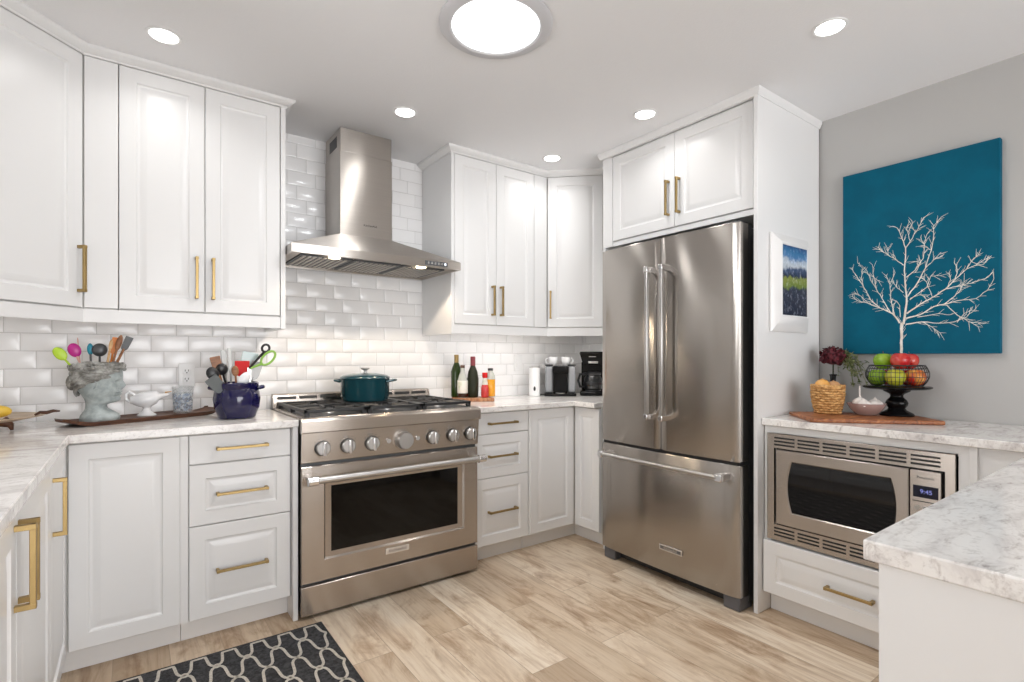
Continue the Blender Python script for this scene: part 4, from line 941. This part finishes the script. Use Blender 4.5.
for s_ in (-1, 1):
    x0, x1 = (-.108, -.052) if s_ < 0 else (.057, .112)
    tk = B(x0, x1, -.06, .08, .022, .218).build('water_tank', 'greytank', t, bevel=.014, seg=3)
    B(x0 - .002, x1 + .002, -.063, .083, .218, .228).build('tank_lid', 'blackplastic', tk, bevel=.004)
MB().lathe([(.035, .0205), (.035, .024)], 24, (0, -.085, 0)).build('drip_tray', 'satin', t)
def cup(x, y, z, label, rz):
    t = thing('espresso_cup', label, 'cup', (x, y, z), rz, 'cups on the coffee machine')
    MB().lathe([(.021, 0), (.024, .002), (.034, .035), (.036, .064), (.034, .064), (.031, .035), (.018, .006)], 28).build('bowl', 'ceramic', t)
    MB().tube([(.034, 0, .054), (.050, 0, .052), (.055, 0, .035), (.046, 0, .020), (.029, 0, .018)], .0045, 8).build('handle', 'ceramic', t)
cup(2.512, 2.922, CT + .2185, 'white cup standing on the machine, left of the other cup', RAD(140))
cup(2.588, 2.866, CT + .2185, 'white cup standing on the machine, right of the other cup', RAD(-30))
ck = MB().tube([(2.425, 3.06, CT + .012), (2.44, 3.02, CT + .006), (2.452, 2.985, CT + .005), (2.47, 2.965, CT + .0055)], .004, 8).build('power_cord', 'blackplastic', None); tag(ck, 'black power cord lying on the counter left of the capsule machine', 'cord')
t = thing('drip_coffee_maker', 'black drip coffee maker with glass carafe beside the refrigerator', 'coffee maker', (2.785, 2.785, CT), RAD(-44))
B(-.095, .095, -.13, .085, 0, .035).build('base', 'blackgloss', t, bevel=.012, seg=3)
B(-.085, .085, .02, .085, .035, .25).build('column', 'blackgloss', t, bevel=.012, seg=3)
def rr_(w, y0, y1, z): return [(-w, y0, z), (w, y0, z), (w, y1, z), (-w, y1, z)]
hd_ = MB().rings([rr_(.070, -.085, .08, .225), rr_(.080, -.10, .085, .25), rr_(.098, -.115, .085, .31), rr_(.098, -.115, .085, .318), rr_(.092, -.108, .08, .322)]).build('brew_head', 'blackgloss', t, bevel=.006, angle=30)
B(-.035, .035, -.112, -.098, .236, .252).build('name_plate', 'satin', t, bevel=.002)
B(-.030, .02, -.1165, -.110, .283, .287).build('brand_mark', 'satin', hd_)
cf = MB().lathe([(.055, .040), (.066, .048), (.070, .09), (.062, .13), (.052, .150), (.050, .152), (.058, .13), (.066, .09), (.062, .05)], 36, (0, -.045, 0)).build('carafe', 'smoke', t)
MB().lathe([(.054, .150), (.058, .158), (.058, .17), (.03, .176)], 30, (0, -.045, 0)).build('carafe_lid', 'blackplastic', cf)
MB().lathe([(.0715, .080), (.0720, .082), (.0700, .100), (.0695, .10)], 30, (0, -.045, 0)).build('carafe_band', 'blackplastic', cf)
MB().tube([(-.055, -.065, .160), (-.095, -.085, .155), (-.108, -.090, .11), (-.095, -.083, .065), (-.068, -.065, .062)], .009, 8).build('carafe_handle', 'blackplastic', cf)
MB().lathe([(.058, .0352), (.058, .040)], 30, (0, -.045, 0)).build('hot_plate', 'darksteel', t)

# ------------------------------------------------------------------ right counter group
poly = [(2.368, 1.052), (2.713, .676), (2.933, .878), (2.588, 1.252)]
cb = MB().prism(poly, CT, CT + .018).build('cutting_board', 'board', None, bevel=.006, seg=3); tag(cb, 'reddish wooden cutting board under basket, garlic bowl and fruit stand', 'cutting board')
RZ = CT + .0183
t = thing('wicker_basket', 'small tan wicker basket holding round vegetables, next to the garlic bowl', 'basket', (2.640, 1.098, RZ))
bk = MB(); NB = 48
def wr_(z): return .050 + .013 * min(1, z / .10) + (.002 if z > .10 else 0)
def wr2(z): return .047 + .017 * math.sin(min(1, z / .12) * 1.75)
for k in range(11):
    z = .007 + k * .0114
    pts = [((wr2(z) + .0042 * cos(9 * 2 * pi * j / 72 + k * pi)) * cos(2 * pi * j / 72), (wr2(z) + .0042 * cos(9 * 2 * pi * j / 72 + k * pi)) * sin(2 * pi * j / 72), z + .0012 * cos(18 * 2 * pi * j / 72)) for j in range(72)]
    bk.tube(pts, .0060, 6, closed=True)
bk.build('weave', 'wicker', t, angle=60)
rb = MB(); rb.tube([(.066 * cos(2 * pi * j / 40), .066 * sin(2 * pi * j / 40), .129 + .002 * sin(10 * 2 * pi * j / 40)) for j in range(40)], .0065, 8, closed=True); rb.build('rim', 'wicker', t)
MB().lathe([(.045, 0.0005), (.048, .012), (.052, .06), (.058, .105), (.055, .105), (.048, .06), (.04, .02)], 32).build('lining', 'wicker_dark', t)
def onion(x, y, z, r, label, mt, cat='onion', nm='onion'):
    t = thing(nm, label, cat, (x, y, z))
    MB().lathe([(r * .25, 0), (r * .7, r * .16), (r * .95, r * .55), (r, r * .9), (r * .92, r * 1.25), (r * .68, r * 1.55), (r * .34, r * 1.72), (r * .10, r * 1.78), (r * .06, r * 1.86)], 28).build('skin', mt, t)
onion(2.618, 1.112, RZ + .106, .031, 'yellow onion at the left of the wicker basket', 'onionskin')
onion(2.662, 1.082, RZ + .099, .030, 'tan onion at the right of the wicker basket', 'potatoskin')
# garlic bowl
t = thing('glass_bowl', 'shallow rose-tinted glass bowl of garlic on the cutting board', 'bowl', (2.706, .962, RZ))
MB().lathe([(.035, 0), (.042, .003), (.066, .030), (.078, .054), (.075, .055), (.062, .033), (.038, .008)], 44).build('bowl', 'roseglass', t)
rg = random.Random(2)
for k, (dx, dy, dz, lb) in enumerate([(-.044, -.006, .032, 'garlic bulb at the left of the glass bowl'), (-.002, -.040, .030, 'garlic bulb at the front of the glass bowl'), (.042, -.020, .034, 'garlic bulb at the right of the glass bowl'),
                               (-.012, .022, .040, 'garlic bulb with a long upright stem in the glass bowl'), (.040, .036, .034, 'garlic bulb at the back of the glass bowl')]):
    t = thing('garlic_bulb', lb, 'garlic', (2.706 + dx, .962 + dy, RZ + dz), rg.uniform(0, 6), 'garlic in the glass bowl')
    rs = []
    for r_, z in [(.008, 0), (.021, .003), (.029, .013), (.028, .023), (.019, .032), (.009, .037), (.004, .041)]:
        rs.append([(r_ * (1 + .08 * cos(6 * 2 * pi * j / 36)) * cos(2 * pi * j / 36), r_ * (1 + .08 * cos(6 * 2 * pi * j / 36)) * sin(2 * pi * j / 36), z) for j in range(36)])
    MB().rings(rs).build('cloves', 'garlic', t, angle=60)
    lg = .050 if k == 3 else .004
    MB().tube([(0, 0, .038), (-.002, .001, .042 + lg * .5), (-.008 if k == 3 else -.002, .002, .042 + lg)], [.004, .0035, .003], 8).build('stem', 'garlic', t)

# fruit stand and basket
sx_, sy_ = 2.792, .872
t = thing('pedestal_stand', 'black turned pedestal stand carrying the wire fruit basket', 'cake stand', (sx_, sy_, RZ))
MB().lathe([(.064, 0), (.066, .004), (.062, .012), (.046, .020), (.036, .026), (.032, .034), (.040, .046), (.043, .058), (.038, .070), (.026, .082), (.024, .090), (.028, .098), (.050, .110), (.052, .116)], 40).build('pedestal', 'blackgloss', t, angle=50)
MB().lathe([(.05, .116), (.118, .121), (.128, .126), (.129, .131), (.124, .134), (.05, .134)], 56).build('plate', 'blackgloss', t)
PZ = RZ + .1342
t = thing('wire_fruit_basket', 'black wire basket of apples on the pedestal stand', 'basket', (sx_, sy_, PZ))
wb_ = MB()
def brad(z): u = z / .092; return .072 + .046 * math.sin(pi * (.15 + .62 * u))
for z in (.003, .022, .042, .062, .078): wb_.tube([(brad(z) * cos(2 * pi * j / 48), brad(z) * sin(2 * pi * j / 48), z) for j in range(48)], .0012, 5, closed=True)
wb_.build('hoops', 'black', t)
wv_ = MB()
for k in range(48):
    a = 2 * pi * k / 48; wv_.tube([(brad(z) * cos(a), brad(z) * sin(a), z) for z in (.003, .02, .04, .06, .08, .092)], .0011, 4)
wv_.build('wires', 'black', t)
rw = MB(); rw.tube([(brad(.092) * cos(2 * pi * j / 56), brad(.092) * sin(2 * pi * j / 56), .092) for j in range(56)], .0030, 8, closed=True); rw.build('rim', 'black', t)
APP = [(-.070, -.012, .002, .038, 'apple_green', 'green apple low at the left of the wire basket'), (-.006, -.060, .002, .039, 'apple_yellow', 'yellow-green apple low at the front of the wire basket'),
       (.066, -.022, .002, .039, 'apple_blush', 'red and yellow apple low at the right of the wire basket'), (-.032, .056, .002, .037, 'apple_red', 'red apple low at the back left of the wire basket'),
       (.044, .058, .002, .037, 'apple_red', 'red apple low at the back right of the wire basket'),
       (-.050, .012, .074, .039, 'apple_green', 'green apple on top at the left of the pile'), (.012, -.034, .077, .038, 'apple_red', 'red apple on top in the middle of the pile'), (.046, .040, .076, .037, 'apple_red', 'red apple on top at the right of the pile')]
ap_dirs = (cos(RAD(-36)), sin(RAD(-36)))
for k, (u, v_, z, r, m_, lb) in enumerate(APP):
    # u runs along the picture's width, v away from the lens
    x = u * .31 + v_ * .95; y = -u * .95 + v_ * .31
    t = thing('apple', lb, 'apple', (sx_ + x, sy_ + y, PZ + z), k * 1.3, 'apples in the wire basket')
    MB().lathe([(r * .12, r * .10), (r * .35, 0), (r * .70, r * .22), (r * .96, r * .75), (r, r * 1.1), (r * .90, r * 1.5), (r * .62, r * 1.8), (r * .32, r * 1.86), (r * .12, r * 1.72)], 32).build('flesh', m_, t, angle=80)
    MB().tube([(0, 0, r * 1.70), (.001, 0, r * 1.9), (.004, .001, r * 2.12)], .0014, 6).build('stem', 'walnut', t)

# flower vase in the corner
t = thing('flower_vase', 'dark vase with a burgundy flower head and trailing greenery in the corner', 'plant', (2.862, 1.165, CT))
MB().lathe([(.028, 0), (.034, .006), (.038, .04), (.030, .085), (.016, .12), (.012, .15), (.014, .185), (.018, .195), (.015, .196), (.010, .16)], 28).build('vase', 'smoke', t)
MB().tube([(0, 0, .10), (0, 0, .19), (-.008, -.004, .23), (-.012, -.006, .27)], .0035, 8).build('stem', 'darkgreen', t)
fl = MB(); rf = random.Random(11)
for k in range(170):
    a, b_ = rf.uniform(0, 2 * pi), math.acos(rf.uniform(-.75, 1)); R0 = Vector((.054, .054, .044))
    p = Vector((sin(b_) * cos(a) * R0.x - .014, sin(b_) * sin(a) * R0.y - .006, .283 + cos(b_) * R0.z))
    for q_ in range(2):
        d = Vector((rf.uniform(-1, 1), rf.uniform(-1, 1), rf.uniform(-.6, 1))).normalized(); s_ = d.cross(Vector((sin(b_) * cos(a), sin(b_) * sin(a), cos(b_)))).normalized(); n_ = d.cross(s_)
        L_ = rf.uniform(.012, .02); w_ = L_ * .45
        fl.rings([[tuple(p + d * (L_ * u) + s_ * (w_ * k_ * c_) + n_ * (.0012 * e_ + .004 * u * u)) for c_, e_ in ((-1, 0), (0, -1), (1, 0), (0, 1))] for u, k_ in ((0, .15), (.35, .9), (.7, 1), (1, .2))])
fl.blob((-.014, -.006, .280), (.046, .046, .036), 16, 10)
fl.build('flower_head', 'burgundy', t, angle=80)
fo = MB()
for sp in range(26):
    a = rf.uniform(-2.3, .3); o = Vector((.006, -.012, .25 + .04 * (sp % 3 == 0))); ln = rf.uniform(.09, .17); st = []
    for k in range(8):
        u = k / 7; st.append(o + Vector((cos(a) * ln * u * .55, sin(a) * ln * u * .9, .05 * math.sin(u * 2.2) - .13 * u * u * rf.uniform(.5, 1.2))))
    fo.tube([tuple(p) for p in st], .0011, 5)
    for p in st[1:]:
        for _ in range(3):
            d = Vector((rf.uniform(-1, 1), rf.uniform(-1, 1), rf.uniform(-.8, .8))).normalized(); s_ = d.cross(Vector((.3, .2, 1))).normalized(); n_ = d.cross(s_); L_ = rf.uniform(.010, .018); w_ = L_ * .3
            fo.rings([[tuple(p + d * (L_ * u) + s_ * (w_ * k_ * c_) + n_ * (.0006 * e_)) for c_, e_ in ((-1, 0), (0, -1), (1, 0), (0, 1))] for u, k_ in ((0, .2), (.4, 1), (1, .1))])
fo.build('foliage', 'leafgreen', t, angle=80)
